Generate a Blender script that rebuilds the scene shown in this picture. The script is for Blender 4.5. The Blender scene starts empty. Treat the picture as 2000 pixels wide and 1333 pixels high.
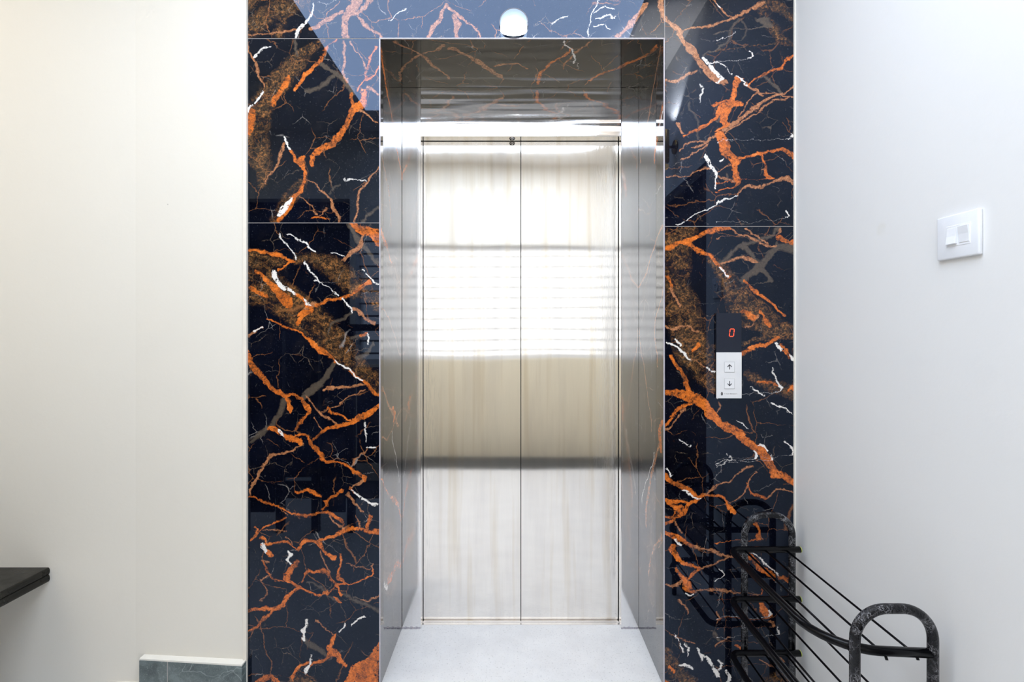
import bpy, bmesh, math, random
from mathutils import Vector, Matrix

# ------------------------------------------------------------------ camera, light, exposure
scene = bpy.context.scene
COL = scene.collection
cam_data = bpy.data.cameras.new('camera')
cam_data.sensor_width = 36.0
cam_data.lens = 880 / 2000 * 36.0
cam_data.shift_y = -16.5 / 2000
cam_data.clip_start = 0.02
cam = bpy.data.objects.new('camera', cam_data)
cam.location = (0, 0, 1.21)
cam.rotation_euler = (math.radians(90), 0, 0)
COL.objects.link(cam)
scene.camera = cam

world = bpy.data.worlds.new('world')
scene.world = world
world.use_nodes = True
world.node_tree.nodes['Background'].inputs[0].default_value = (0.75, 0.87, 1.0, 1)
world.node_tree.nodes['Background'].inputs[1].default_value = 0.6

scene.view_settings.view_transform = 'Standard'
scene.view_settings.look = 'None'
scene.view_settings.gamma = 1.0
scene.view_settings.exposure = 0.25
scene.view_settings.use_curve_mapping = False
scene.cycles.max_bounces = 10
scene.cycles.diffuse_bounces = 5
scene.cycles.glossy_bounces = 6
scene.cycles.sample_clamp_indirect = 8.0

CEIL_Z = 2.85
def area(name, loc, rot, sx, sy, power, color):
    l = bpy.data.lights.new(name, 'AREA')
    l.shape = 'RECTANGLE'; l.size = sx; l.size_y = sy
    l.energy = power; l.color = color
    o = bpy.data.objects.new(name, l)
    o.location = loc; o.rotation_euler = rot
    COL.objects.link(o)
    return o
# daylight outside the window behind the photographer (light travels along +Y)
area('window_daylight', (-0.17, -0.82, 1.52), (math.radians(90), 0, 0), 2.35, 1.25, 9.2, (1.0, 0.955, 0.89))
# ceiling LED panel over the lobby
area('ceiling_panel_light', (-0.21, 0.41, CEIL_Z - 0.028), (0, 0, 0), 1.70, 1.22, 44, (0.72, 0.83, 1.0))
# unseen fill light added on the left to brighten the plaster wall
area('left_fill_light', (-2.5, 0.5, CEIL_Z - 0.02), (0, 0, 0), 0.9, 1.4, 12, (1.0, 0.90, 0.76))

# ------------------------------------------------------------------ helpers
def lnk(o, parent=None):
    COL.objects.link(o)
    if parent is not None:
        o.parent = parent
    return o

def tag(o, label=None, cat=None, group=None, kind=None):
    if label: o['label'] = label
    if cat: o['category'] = cat
    if group: o['group'] = group
    if kind: o['kind'] = kind
    return o

def empty(name, loc=(0, 0, 0)):
    o = bpy.data.objects.new(name, None)
    o.empty_display_size = 0.05
    o.location = loc
    return lnk(o)

def obj(name, bm, m, parent=None, smooth=False, bevel=0, segs=2):
    """link the bmesh (written in world coordinates) as one mesh object"""
    if bevel:
        bmesh.ops.bevel(bm, geom=bm.edges[:], offset=bevel, segments=segs, profile=0.5, affect='EDGES')
    bmesh.ops.recalc_face_normals(bm, faces=bm.faces[:])
    if parent is not None:
        loc = parent.matrix_world.translation if parent.parent is None else world_loc(parent)
        bmesh.ops.translate(bm, vec=-Vector(world_loc(parent)), verts=bm.verts[:])
    me = bpy.data.meshes.new(name)
    bm.to_mesh(me); bm.free()
    for p in me.polygons:
        p.use_smooth = smooth
    me.materials.append(m)
    o = bpy.data.objects.new(name, me)
    return lnk(o, parent)

def world_loc(o):
    v = Vector((0, 0, 0))
    while o is not None:
        v += Vector(o.location); o = o.parent
    return v

def box(bm, x0, x1, y0, y1, z0, z1):
    vs = [bm.verts.new(c) for c in ((x0,y0,z0),(x1,y0,z0),(x1,y1,z0),(x0,y1,z0),(x0,y0,z1),(x1,y0,z1),(x1,y1,z1),(x0,y1,z1))]
    for f in ((0,3,2,1),(4,5,6,7),(0,1,5,4),(1,2,6,5),(2,3,7,6),(3,0,4,7)):
        bm.faces.new([vs[i] for i in f])
    return bm

def bx(*a):
    return box(bmesh.new(), *a)

def prism(poly, axis, a, b):
    """extrude a 2-D polygon along axis ('x','y','z') from a to b"""
    bm = bmesh.new()
    def co(p, t):
        return {'x': (t, p[0], p[1]), 'y': (p[0], t, p[1]), 'z': (p[0], p[1], t)}[axis]
    A = [bm.verts.new(co(p, a)) for p in poly]
    B = [bm.verts.new(co(p, b)) for p in poly]
    n = len(poly)
    bm.faces.new(A); bm.faces.new(B[::-1])
    for i in range(n):
        bm.faces.new((A[i], B[i], B[(i+1) % n], A[(i+1) % n]))
    return bm

def tube(bm, pts, r, n=12, caps=True):
    pts = [Vector(p) for p in pts]
    rings = []
    up = None
    for i, p in enumerate(pts):
        if i == 0: d = pts[1] - p
        elif i == len(pts) - 1: d = p - pts[i-1]
        else: d = (pts[i+1] - p).normalized() + (p - pts[i-1]).normalized()
        d.normalize()
        if up is None:
            up = d.orthogonal().normalized()
        else:
            up = (up - d * up.dot(d)).normalized()
        side = d.cross(up)
        rings.append([bm.verts.new(p + r * (math.cos(2*math.pi*k/n) * up + math.sin(2*math.pi*k/n) * side)) for k in range(n)])
    for a, b in zip(rings, rings[1:]):
        for k in range(n):
            bm.faces.new((a[k], a[(k+1) % n], b[(k+1) % n], b[k]))
    if caps:
        bm.faces.new(rings[0][::-1]); bm.faces.new(rings[-1])
    return bm

def rounded(pts, rads, n=8):
    """polyline with filleted corners"""
    out = [Vector(pts[0])]
    for i in range(1, len(pts) - 1):
        p = Vector(pts[i]); a = (Vector(pts[i-1]) - p); b = (Vector(pts[i+1]) - p)
        r = rads[i-1]
        a.normalize(); b.normalize()
        s, e = p + a * r, p + b * r
        for k in range(n + 1):
            t = k / n
            # conic weight keeps the bend near circular
            w = 0.72
            q = ((1-t)**2 * s + 2*w*t*(1-t) * p + t*t * e) / ((1-t)**2 + 2*w*t*(1-t) + t*t)
            out.append(q)
    out.append(Vector(pts[-1]))
    return out

def lathe(bm, prof, c, axis='y', n=32, sx=1.0, sz=1.0):
    """prof: list of (radius, offset along axis)"""
    rings = []
    for r, d in prof:
        ring = []
        for k in range(n):
            a = 2*math.pi*k/n
            u, v = r*math.cos(a)*sx, r*math.sin(a)*sz
            if axis == 'y': p = (c[0]+u, c[1]+d, c[2]+v)
            elif axis == 'x': p = (c[0]+d, c[1]+u, c[2]+v)
            else: p = (c[0]+u, c[1]+v, c[2]+d)
            ring.append(bm.verts.new(p))
        rings.append(ring)
    for a, b in zip(rings, rings[1:]):
        for k in range(n):
            bm.faces.new((a[k], a[(k+1) % n], b[(k+1) % n], b[k]))
    bm.faces.new(rings[0][::-1]); bm.faces.new(rings[-1])
    return bm

# ------------------------------------------------------------------ node helper
class N:
    def __init__(s, name):
        s.mat = bpy.data.materials.new(name)
        s.mat.use_nodes = True
        s.t = s.mat.node_tree
        s.t.nodes.clear()
        s.out = s.t.nodes.new('ShaderNodeOutputMaterial')
    def n(s, typ, **kw):
        nd = s.t.nodes.new('ShaderNode' + typ)
        for k, v in kw.items(): setattr(nd, k, v)
        return nd
    def put(s, sock, v):
        if isinstance(v, bpy.types.NodeSocket): s.t.links.new(v, sock)
        elif v is not None:
            try: sock.default_value = v
            except Exception: sock.default_value = tuple(v) + (1,)
    def math(s, op, a, b=None, c=None, clamp=False):
        nd = s.n('Math', operation=op, use_clamp=clamp)
        s.put(nd.inputs[0], a)
        if b is not None: s.put(nd.inputs[1], b)
        if c is not None: s.put(nd.inputs[2], c)
        return nd.outputs[0]
    def maprange(s, v, a, b, c=0.0, d=1.0, smooth=False):
        nd = s.n('MapRange')
        if smooth: nd.interpolation_type = 'SMOOTHSTEP'
        for i, q in enumerate((v, a, b, c, d)): s.put(nd.inputs[i], q)
        return nd.outputs[0]
    def mix(s, f, a, b, mode='MIX'):
        nd = s.n('Mix', data_type='RGBA', blend_type=mode)
        s.put(nd.inputs[0], f)
        for k, v in ((6, a), (7, b)):
            if isinstance(v, tuple) and len(v) == 3: v = v + (1,)
            s.put(nd.inputs[k], v)
        return nd.outputs[2]
    def noise(s, vec, scale, detail=2, rough=0.5, dist=0.0, col=False):
        nd = s.n('TexNoise')
        if vec is not None: s.put(nd.inputs['Vector'], vec)
        nd.inputs['Scale'].default_value = scale
        nd.inputs['Detail'].default_value = detail
        nd.inputs['Roughness'].default_value = rough
        nd.inputs['Distortion'].default_value = dist
        return nd.outputs['Color' if col else 'Fac']
    def mapping(s, vec, scale=(1, 1, 1), loc=(0, 0, 0), rot=(0, 0, 0)):
        nd = s.n('Mapping')
        s.put(nd.inputs[0], vec)
        nd.inputs['Scale'].default_value = scale
        nd.inputs['Location'].default_value = loc
        nd.inputs['Rotation'].default_value = rot
        return nd.outputs[0]
    def obj(s):
        return s.n('TexCoord').outputs['Object']
    def geo(s):
        return s.n('NewGeometry').outputs['Position']
    def ramp(s, f, stops):
        nd = s.n('ValToRGB')
        cr = nd.color_ramp
        while len(cr.elements) < len(stops): cr.elements.new(0.5)
        for e, (p, c) in zip(cr.elements, stops):
            e.position = p; e.color = tuple(c) + (1,)
        s.put(nd.inputs[0], f)
        return nd.outputs[0]
    def bump(s, h, strength, dist=0.01):
        nd = s.n('Bump')
        s.put(nd.inputs['Height'], h)
        nd.inputs['Strength'].default_value = strength
        nd.inputs['Distance'].default_value = dist
        return nd.outputs[0]
    def bsdf(s, color, rough=0.5, metal=0.0, **kw):
        nd = s.n('BsdfPrincipled')
        if isinstance(color, tuple) and len(color) == 3: color = color + (1,)
        s.put(nd.inputs['Base Color'], color)
        s.put(nd.inputs['Roughness'], rough)
        s.put(nd.inputs['Metallic'], metal)
        for k, v in kw.items(): s.put(nd.inputs[k.replace('_', ' ')], v)
        s.t.links.new(nd.outputs[0], s.out.inputs[0])
        return s.mat

# ------------------------------------------------------------------ plain materials
def mat_paint(name, c1, c2, marks=False):
    k = N(name)
    p = k.geo()
    n1 = k.noise(p, 1.3, 3)
    col = k.mix(n1, c1, c2)
    n2 = k.noise(p, 9, 5, 0.6)
    col = k.mix(k.maprange(n2, 0.62, 0.80, 0, 0.10), col, tuple(v * 0.8 for v in c2))
    # tiny chips in the plaster
    v = k.n('TexVoronoi'); k.put(v.inputs['Vector'], p); v.inputs['Scale'].default_value = 2.6
    chip = k.maprange(v.outputs['Distance'], 0.006, 0.009, 1, 0)
    col = k.mix(k.math('MULTIPLY', chip, 0.7), col, (0.25, 0.24, 0.22))
    if marks:
        # rubbed smudge left on the plaster above the rack
        d = k.n('VectorMath', operation='DISTANCE')
        w = k.noise(p, 22, 2, col=True)
        vv = k.n('VectorMath', operation='MULTIPLY_ADD')
        k.put(vv.inputs[0], w); vv.inputs[1].default_value = (0.05, 0.05, 0.05); k.put(vv.inputs[2], p)
        k.put(d.inputs[0], vv.outputs[0]); d.inputs[1].default_value = (0.985, 1.192, 1.503)
        sm = k.maprange(d.outputs['Value'], 0.002, 0.018, 0.16, 0)
        col = k.mix(sm, col, (0.60, 0.55, 0.36))
    h = k.noise(p, 60, 4, 0.6)
    h2 = k.noise(p, 5, 2)
    hh = k.math('ADD', k.math('MULTIPLY', h, 0.25), h2)
    return k.bsdf(col, 0.55, Normal=k.bump(hh, 0.12, 0.01), Specular_IOR_Level=0.25)

M = {}
M['cream'] = mat_paint('cream_paint', (0.83, 0.80, 0.73), (0.80, 0.77, 0.70))
M['white_wall'] = mat_paint('white_paint', (0.80, 0.80, 0.795), (0.77, 0.77, 0.765), True)
M['ceiling'] = mat_paint('ceiling_paint', (0.86, 0.83, 0.77), (0.84, 0.80, 0.74))
M['ochre'] = mat_paint('lower_wall_paint', (0.88, 0.80, 0.62), (0.80, 0.71, 0.54))

def mat_floor():
    k = N('pale_stone_floor')
    p = k.geo()
    col = k.mix(k.maprange(k.noise(p, 7, 6, 0.7), 0.35, 0.65), (0.88, 0.87, 0.86), (0.80, 0.79, 0.785))
    sp = k.maprange(k.noise(p, 160, 2), 0.60, 0.72, 0, 0.45)
    col = k.mix(sp, col, (0.40, 0.39, 0.38))
    return k.bsdf(col, k.maprange(k.noise(p, 12, 3), 0.3, 0.7, 0.35, 0.55),
                  Normal=k.bump(k.noise(p, 220, 3), 0.10, 0.003))
M['floor'] = mat_floor()

def mat_steel(name, rough, warp, base=(0.80, 0.78, 0.75), aniso=0.0, wave=None, stain=0.0, streak=0.05, grainh=0.00004):
    """polished or brushed stainless sheet; grain runs vertically, large soft dents bend the reflections"""
    k = N(name)
    p = k.geo()
    grain = k.noise(k.mapping(p, (900, 900, 9)), 1.0, 2)
    broad = k.noise(k.mapping(p, (26, 26, 1.2)), 1.0, 3)
    col = k.mix(k.maprange(grain, 0.35, 0.65, 0, streak * 4), base, tuple(v * 0.86 for v in base))
    if stain:
        col = k.mix(k.maprange(broad, 0.52, 0.72, 0, stain), col, (0.62, 0.50, 0.32))
        col = k.mix(k.maprange(k.noise(k.mapping(p, (14, 14, 1.7), (3, 0, 0)), 1.0, 4), 0.50, 0.75, 0, stain * 0.8), col, (0.58, 0.55, 0.55))
    r = k.maprange(broad, 0.3, 0.7, rough * 0.85, rough * 1.2)
    w = wave or (2.2, 2.2, 5.0)
    big = k.noise(k.mapping(p, w), 1.0, 1.2)
    nb = k.n('Bump'); k.put(nb.inputs['Height'], big)
    nb.inputs['Strength'].default_value = 1.0; nb.inputs['Distance'].default_value = warp
    nb2 = k.n('Bump'); k.put(nb2.inputs['Height'], grain)
    nb2.inputs['Strength'].default_value = 0.6; nb2.inputs['Distance'].default_value = grainh
    k.t.links.new(nb.outputs[0], nb2.inputs['Normal'])
    kw = {}
    if aniso:
        tg = k.n('Tangent', direction_type='RADIAL', axis='Z')
        kw = dict(Anisotropic=aniso, Tangent=tg.outputs[0])
    return k.bsdf(col, r, 1.0, Normal=nb2.outputs[0], **kw)

M['door_steel'] = mat_steel('brushed_door_steel', 0.055, 0.0012, (0.92, 0.89, 0.85), stain=0.36, wave=(1.5, 1.5, 3.0), grainh=0.00012)
M['frame_steel'] = mat_steel('polished_frame_steel', 0.08, 0.0008, (0.92, 0.91, 0.91), stain=0.10)
M['header_steel'] = mat_steel('polished_header_steel', 0.07, 0.0024, (0.90, 0.88, 0.88), wave=(1.3, 1.3, 26.0))
M['sill_steel'] = mat_steel('sill_metal', 0.22, 0.0003, (0.75, 0.73, 0.72))

def simple(name, c, rough=0.4, metal=0.0, emis=None, es=0.0, **kw):
    k = N(name)
    p = k.obj()
    n = k.noise(p, 30, 3)
    col = k.mix(k.maprange(n, 0.3, 0.7, 0, 0.25), c, tuple(v * 0.8 for v in c))
    if emis: kw.update(Emission_Color=emis + (1,), Emission_Strength=es)
    return k.bsdf(col, rough, metal, **kw)

M['dark_gap'] = simple('dark_gap', (0.004, 0.004, 0.004), 0.9)
M['bead'] = simple('polished_tile_edge', (0.50, 0.47, 0.52), 0.25)
M['grout'] = simple('pale_tile_joint', (0.50, 0.46, 0.44), 0.7)
M['white_plastic'] = simple('white_plastic', (0.84, 0.86, 0.90), 0.22)
M['panel_white'] = simple('silver_white_faceplate', (0.78, 0.78, 0.79), 0.3, 0.0)
M['button'] = simple('push_button', (0.83, 0.83, 0.84), 0.25)
M['print'] = simple('dark_print', (0.03, 0.03, 0.035), 0.5)
M['print_grey'] = simple('grey_print', (0.30, 0.28, 0.29), 0.5)
M['display'] = simple('smoked_display', (0.006, 0.010, 0.024), 0.12, Specular_IOR_Level=0.4)
M['led'] = simple('red_led', (0.9, 0.05, 0.02), 0.4, emis=(1.0, 0.07, 0.02), es=1.6)
M['black_side'] = simple('black_plastic', (0.01, 0.01, 0.012), 0.35)
M['black_metal'] = simple('black_powder_coat', (0.003, 0.003, 0.004), 0.22, Specular_IOR_Level=0.16)
M['rubber_end'] = simple('yellow_green_tube_plug', (0.55, 0.62, 0.12), 0.5)
M['lamp_base'] = simple('pale_lamp_ring', (0.34, 0.42, 0.54), 0.5)
M['lamp_glow'] = simple('glowing_opal_diffuser', (0.9, 0.95, 1.0), 0.4, emis=(0.86, 0.94, 1.0), es=14.0)
M['led_panel'] = simple('led_panel_frame', (0.8, 0.8, 0.8), 0.4)
M['window_frame'] = simple('window_frame_paint', (0.75, 0.75, 0.76), 0.4)
M['bars'] = simple('window_bar_paint', (0.16, 0.15, 0.16), 0.4)
M['red_glass'] = simple('red_glass', (0.55, 0.01, 0.01), 0.1)
M['amber'] = simple('amber_glass', (0.6, 0.25, 0.05), 0.15, emis=(1.0, 0.62, 0.25), es=3.0)
M['brass'] = simple('brass', (0.55, 0.36, 0.12), 0.25, 1.0)
M['gate'] = simple('dark_blue_grille', (0.012, 0.014, 0.022), 0.35)
M['dark_void'] = simple('dark_room_wall', (0.02, 0.022, 0.03), 0.8)

def mat_wood():
    k = N('dark_brown_door_wood')
    p = k.geo()
    n = k.noise(k.mapping(p, (18, 18, 1.2)), 1.0, 5, 0.6, 1.0)
    return k.bsdf(k.ramp(n, [(0.3, (0.012, 0.005, 0.004)), (0.7, (0.05, 0.018, 0.014))]), 0.3)
M['wood'] = mat_wood()

def mat_granite(name, a, b, vein, rough):
    k = N(name)
    p = k.geo()
    w = k.n('VectorMath', operation='MULTIPLY_ADD')
    k.put(w.inputs[0], k.noise(p, 9, 3, col=True)); w.inputs[1].default_value = (0.12, 0.12, 0.12); k.put(w.inputs[2], p)
    n = k.noise(w.outputs[0], 16, 6, 0.7)
    col = k.mix(k.maprange(n, 0.35, 0.65), a, b)
    v = k.n('TexVoronoi', feature='DISTANCE_TO_EDGE')
    k.put(v.inputs['Vector'], w.outputs[0]); v.inputs['Scale'].default_value = 11
    m = k.math('MULTIPLY', k.maprange(v.outputs['Distance'], 0.0, 0.018, 1, 0), k.maprange(k.noise(p, 6, 2), 0.5, 0.6))
    col = k.mix(k.math('MULTIPLY', m, 0.6), col, vein)
    sp = k.maprange(k.noise(p, 260, 2), 0.6, 0.75, 0, 0.4)
    col = k.mix(sp, col, vein)
    return k.bsdf(col, rough, Normal=k.bump(n, 0.15, 0.002))
M['green_stone'] = mat_granite('green_slate_skirting', (0.060, 0.085, 0.092), (0.17, 0.215, 0.22), (0.42, 0.48, 0.48), 0.38)
def mat_black_granite():
    k = N('black_granite_top')
    p = k.geo()
    n = k.noise(k.mapping(p, (5, 16, 16)), 1.0, 5, 0.6)
    col = k.mix(n, (0.003, 0.003, 0.003), (0.026, 0.024, 0.019))
    return k.bsdf(col, k.maprange(k.noise(p, 20, 3), 0.3, 0.7, 0.22, 0.42), Specular_IOR_Level=0.22)
M['black_granite'] = mat_black_granite()

def mat_wrap():
    """black tube still in its crinkled clear plastic wrapping: pale spiral scratches"""
    k = N('black_tube_in_crinkled_film')
    p = k.obj()
    w = k.n('VectorMath', operation='MULTIPLY_ADD')
    k.put(w.inputs[0], k.noise(p, 45, 2, col=True)); w.inputs[1].default_value = (0.035,) * 3; k.put(w.inputs[2], p)
    n = k.noise(k.mapping(w.outputs[0], (210, 210, 45), rot=(0.3, 0.5, 0.2)), 1.0, 4, 0.65, 0.6)
    line = k.math('ABSOLUTE', k.math('SUBTRACT', n, 0.5))
    m = k.maprange(line, 0.0, 0.030, 1, 0)
    m = k.math('MULTIPLY', m, k.maprange(k.noise(p, 30, 3), 0.42, 0.57, 0, 0.65))
    col = k.mix(m, (0.005, 0.005, 0.007), (0.62, 0.62, 0.66))
    return k.bsdf(col, 0.16, Normal=k.bump(n, 0.5, 0.003), Specular_IOR_Level=0.30)
M['wrap'] = mat_wrap()

# ------------------------------------------------------------------ marble
# Slab pattern space: u to the right and v down over the slab face, 574 units per metre.
K = 574.0
def uv_front(k):
    s = k.n('SeparateXYZ'); k.put(s.inputs[0], k.geo())
    return k.math('MULTIPLY_ADD', s.outputs[0], K, 1000.0), k.math('MULTIPLY_ADD', s.outputs[2], -K, 650 + K * 1.21)
def uv_side(k):
    s = k.n('SeparateXYZ'); k.put(s.inputs[0], k.geo())
    return k.math('MULTIPLY_ADD', s.outputs[1], K, -1.533 * K), k.math('MULTIPLY_ADD', s.outputs[2], -K, 650 + K * 1.21)
def uv_under(k):
    s = k.n('SeparateXYZ'); k.put(s.inputs[0], k.geo())
    return k.math('MULTIPLY_ADD', s.outputs[0], K, 1000.0), k.math('MULTIPLY_ADD', s.outputs[1], K, -1.533 * K)

def vein(k, U, V, pts, soft=1.3, wk=1.0):
    """mask of one vein: a centre line and a half width, both drawn as curves over one axis"""
    us = [p[0] for p in pts]; vs = [p[1] for p in pts]
    def mono(a):
        d = [b - c for b, c in zip(a[1:], a)]
        return all(x > 0.4 for x in d) or all(x < -0.4 for x in d)
    cand = [a for a, s in (('u', us), ('v', vs)) if mono(s)]
    if not cand:
        h = len(pts) // 2
        return k.math('MAXIMUM', vein(k, U, V, pts[:h+1], soft, wk), vein(k, U, V, pts[h:], soft, wk))
    ax = cand[0]
    if len(cand) == 2 and (max(vs) - min(vs)) > (max(us) - min(us)): ax = 'v'
    q = [(p[0], p[1], p[2]) if ax == 'u' else (p[1], p[0], p[2]) for p in pts]
    q.sort()
    t0, t1 = q[0][0] - 3, q[-1][0] + 3
    T, O = (U, V) if ax == 'u' else (V, U)
    t = k.maprange(T, t0, t1)
    def curve(vals):
        nd = k.n('FloatCurve')
        c = nd.mapping.curves[0]
        c.points[0].location = vals[0]; c.points[-1].location = vals[-1]
        for v in vals[1:-1]: c.points.new(*v)
        for pnt in c.points: pnt.handle_type = 'AUTO_CLAMPED'
        nd.mapping.update()
        k.put(nd.inputs['Value'], t)
        return nd.outputs[0]
    span = t1 - t0
    cs, ws = [], []
    for i, (a, b, w) in enumerate(q):
        j0, j1 = max(i-1, 0), min(i+1, len(q)-1)
        sl = (q[j1][1] - q[j0][1]) / max(q[j1][0] - q[j0][0], 1)
        ww = w * wk * math.sqrt(1 + min(sl * sl, 9))
        x = (a - t0) / span
        cs.append((x, b / 1400)); ws.append((x, (ww + 20) / 100))
    cs = [(0, cs[0][1])] + cs + [(1, cs[-1][1])]
    ws = [(0, 0.0)] + ws + [(1, 0.0)]
    d = k.math('ABSOLUTE', k.math('MULTIPLY_ADD', O, 1/1400, k.math('MULTIPLY', curve(cs), -1)))
    m = k.math('MULTIPLY_ADD', d, -14.0, curve(ws))       # (w+20-d)/100
    return k.maprange(m, 0.20 - soft/100, 0.20 + soft/100)

def mat_marble(name, uvf, veins, seed, crack=1.0, smoke=0.0, polish=False):
    k = N(name)
    u0, v0 = uvf(k)
    c = k.n('CombineXYZ'); k.put(c.inputs[0], u0); k.put(c.inputs[1], v0); c.inputs[2].default_value = seed * 371.0
    P = c.outputs[0]
    s1 = k.n('SeparateXYZ'); k.put(s1.inputs[0], k.noise(P, 1/38, 1, col=True))
    s2 = k.n('SeparateXYZ'); k.put(s2.inputs[0], k.noise(P, 1/10, 4, 0.7, col=True))
    s3 = k.n('SeparateXYZ'); k.put(s3.inputs[0], k.noise(P, 1/7, 3, 0.7, col=True))
    U = k.math('MULTIPLY_ADD', s1.outputs[0], 18, k.math('MULTIPLY_ADD', s2.outputs[0], 13, k.math('ADD', u0, -15.5)))
    V = k.math('MULTIPLY_ADD', s1.outputs[1], 18, k.math('MULTIPLY_ADD', s2.outputs[1], 13, k.math('ADD', v0, -15.5)))
    masks = {}
    for cls, pts in veins:
        soft = {'o': 0.9, 'r': 0.9, 'g': 2.2, 'w': 0.7, 'b': 7.0}[cls]
        m = vein(k, U, V, pts, soft, {'o': 0.72, 'r': 0.70, 'g': 0.9, 'w': 0.8, 'b': 0.9}[cls])
        masks[cls] = m if cls not in masks else k.math('MAXIMUM', masks[cls], m)
    cw = k.n('CombineXYZ'); k.put(cw.inputs[0], U); k.put(cw.inputs[1], V); cw.inputs[2].default_value = seed * 97.0
    PW = cw.outputs[0]
    fine = k.noise(P, 1/5, 5, 0.7, 0.8)
    mid = k.noise(PW, 1/26, 4, 0.6, 0.5)
    big = k.noise(P, 1/120, 2)
    col = k.mix(k.maprange(big, 0.3, 0.7), (0.0008, 0.0010, 0.0030), (0.0030, 0.0042, 0.0110))
    # faint smoky veil and tiny pale flecks
    col = k.mix(k.maprange(mid, 0.55, 0.75, 0, 0.30 + smoke), col, (0.022, 0.019, 0.020))
    col = k.mix(k.maprange(k.noise(P, 1/2.2, 1), 0.70, 0.80, 0, 0.30), col, (0.25, 0.25, 0.27))
    # breccia ground
    if 'b' in masks:
        bc = k.ramp(fine, [(0.30, (0.006, 0.005, 0.004)), (0.47, (0.050, 0.032, 0.018)), (0.57, (0.17, 0.080, 0.028)), (0.66, (0.42, 0.17, 0.045)), (0.76, (0.60, 0.33, 0.13))])
        holes = k.maprange(mid, 0.44, 0.60, 1.0, 0.12)
        bf = k.math('MULTIPLY', masks['b'], k.math('MULTIPLY', holes, 0.92))
        col = k.mix(bf, col, bc)
        vb = k.n('TexVoronoi', feature='DISTANCE_TO_EDGE'); k.put(vb.inputs['Vector'], PW); vb.inputs['Scale'].default_value = 1/17
        e = k.math('MULTIPLY', k.maprange(vb.outputs['Distance'], 0.0, 0.09, 1, 0), masks['b'])
        col = k.mix(k.math('MULTIPLY', e, k.maprange(fine, 0.46, 0.66, 0, 0.6)), col, (0.42, 0.17, 0.045))
    # net of hairline cracks
    if crack:
        for sc, th, lo, cc, am in ((1/92, 0.009, 0.45, (0.38, 0.15, 0.05), 1.1), (1/44, 0.012, 0.53, (0.26, 0.19, 0.13), 0.9), (1/70, 0.008, 0.56, (0.50, 0.46, 0.43), 0.9)):
            vo = k.n('TexVoronoi', feature='DISTANCE_TO_EDGE')
            k.put(vo.inputs['Vector'], k.mapping(PW, (1, 1, 1), (seed * 31 + sc * 9000, seed * 17, 0)))
            vo.inputs['Scale'].default_value = sc
            e = k.maprange(vo.outputs['Distance'], 0.0, th, 1, 0)
            g = k.maprange(k.noise(k.mapping(P, loc=(sc * 20000, 0, 0)), 1/55, 3), lo, lo + 0.08)
            col = k.mix(k.math('MULTIPLY', k.math('MULTIPLY', e, g), am * crack), col, cc)
    if 'g' in masks:
        col = k.mix(k.math('MULTIPLY', masks['g'], 0.85), col, k.mix(fine, (0.030, 0.026, 0.022), (0.16, 0.12, 0.085)))
    if 'r' in masks:
        col = k.mix(k.math('MULTIPLY', masks['r'], k.maprange(s3.outputs[0], 0.30, 0.46)), col, k.mix(k.maprange(fine, 0.35, 0.65), (0.18, 0.070, 0.030), (0.58, 0.25, 0.11)))
    if 'o' in masks:
        tone = k.math('ADD', k.math('MULTIPLY', fine, 0.55), k.math('MULTIPLY', k.noise(P, 1/30, 3, 0.6), 0.45))
        oc = k.ramp(tone, [(0.36, (0.07, 0.024, 0.010)), (0.44, (0.26, 0.075, 0.020)), (0.52, (0.62, 0.150, 0.020)), (0.60, (0.78, 0.21, 0.030)), (0.68, (0.72, 0.34, 0.15))])
        col = k.mix(k.math('MULTIPLY', masks['o'], k.maprange(s3.outputs[1], 0.31, 0.43)), col, oc)
    if 'w' in masks:
        col = k.mix(k.math('MULTIPLY', masks['w'], k.maprange(s3.outputs[2], 0.36, 0.44)), col, (0.84, 0.80, 0.75))
    if polish:
        return k.bsdf(col, 0.03, Specular_IOR_Level=0.70, Coat_Weight=0.55, Coat_Roughness=0.02, Coat_IOR=1.55)
    return k.bsdf(col, 0.02, Specular_IOR_Level=0.52, Specular_Tint=(0.55, 0.71, 1.0, 1))

def Y(*pts):   # points written (v, u, w)
    return [(u, v, w) for v, u, w in pts]

VA = [
 ('b', [(478,58,14),(500,50,22),(522,30,20),(560,16,15),(604,4,8)]), ('b', Y((0,549,7),(30,551,6),(74,545,6))),
 ('b', [(480,8,12),(510,0,8)]),
 ('r', [(483,68,2),(530,66,2),(585,60,3)]),
 ('w', Y((4,614,1.5),(34,602,2.5),(55,588,3.5),(76,577,2))),
 ('r', [(606,52,4),(625,48,5),(645,37,5),(672,26,5)]),
 ('r', Y((-3,699,13),(20,688,12),(40,677,10),(78,674,7))),
 ('r', [(694,28,5),(708,40,5),(722,56,4),(744,82,3)]), ('r', Y((-2,722,5),(14,708,4),(30,696,3))),
 ('r', Y((0,663,1),(15,650,1.2),(30,640,1))),
 ('w', [(756,38,.8),(775,25,1),(795,18,.8)]),
 ('r', Y((8,875,2),(25,865,5),(45,852,7),(60,843,7),(78,835,4))),
 ('r', [(875,8,2),(895,33,4),(920,52,3),(937,76,2)]), ('r', Y((32,888,3),(50,891,8),(62,888,6),(78,893,3))),
 ('w', [(1080,44,1),(1092,35,1.6),(1108,33,1)]),
 ('r', [(1205,72,6),(1225,55,5),(1242,30,8),(1262,5,5)]),
 ('w', Y((0,1172,1),(18,1160,1.4),(40,1153,1),(72,1149,1))), ('w', [(1163,20,1),(1180,14,1.5),(1196,19,1)]),
 ('w', [(1165,34,1),(1183,30,1.4),(1200,36,1)]), ('w', [(1160,52,1),(1178,47,1.4),(1190,55,1)]),
 ('r', Y((-3,1290,5),(20,1294,6),(40,1304,6))),
]
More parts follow.
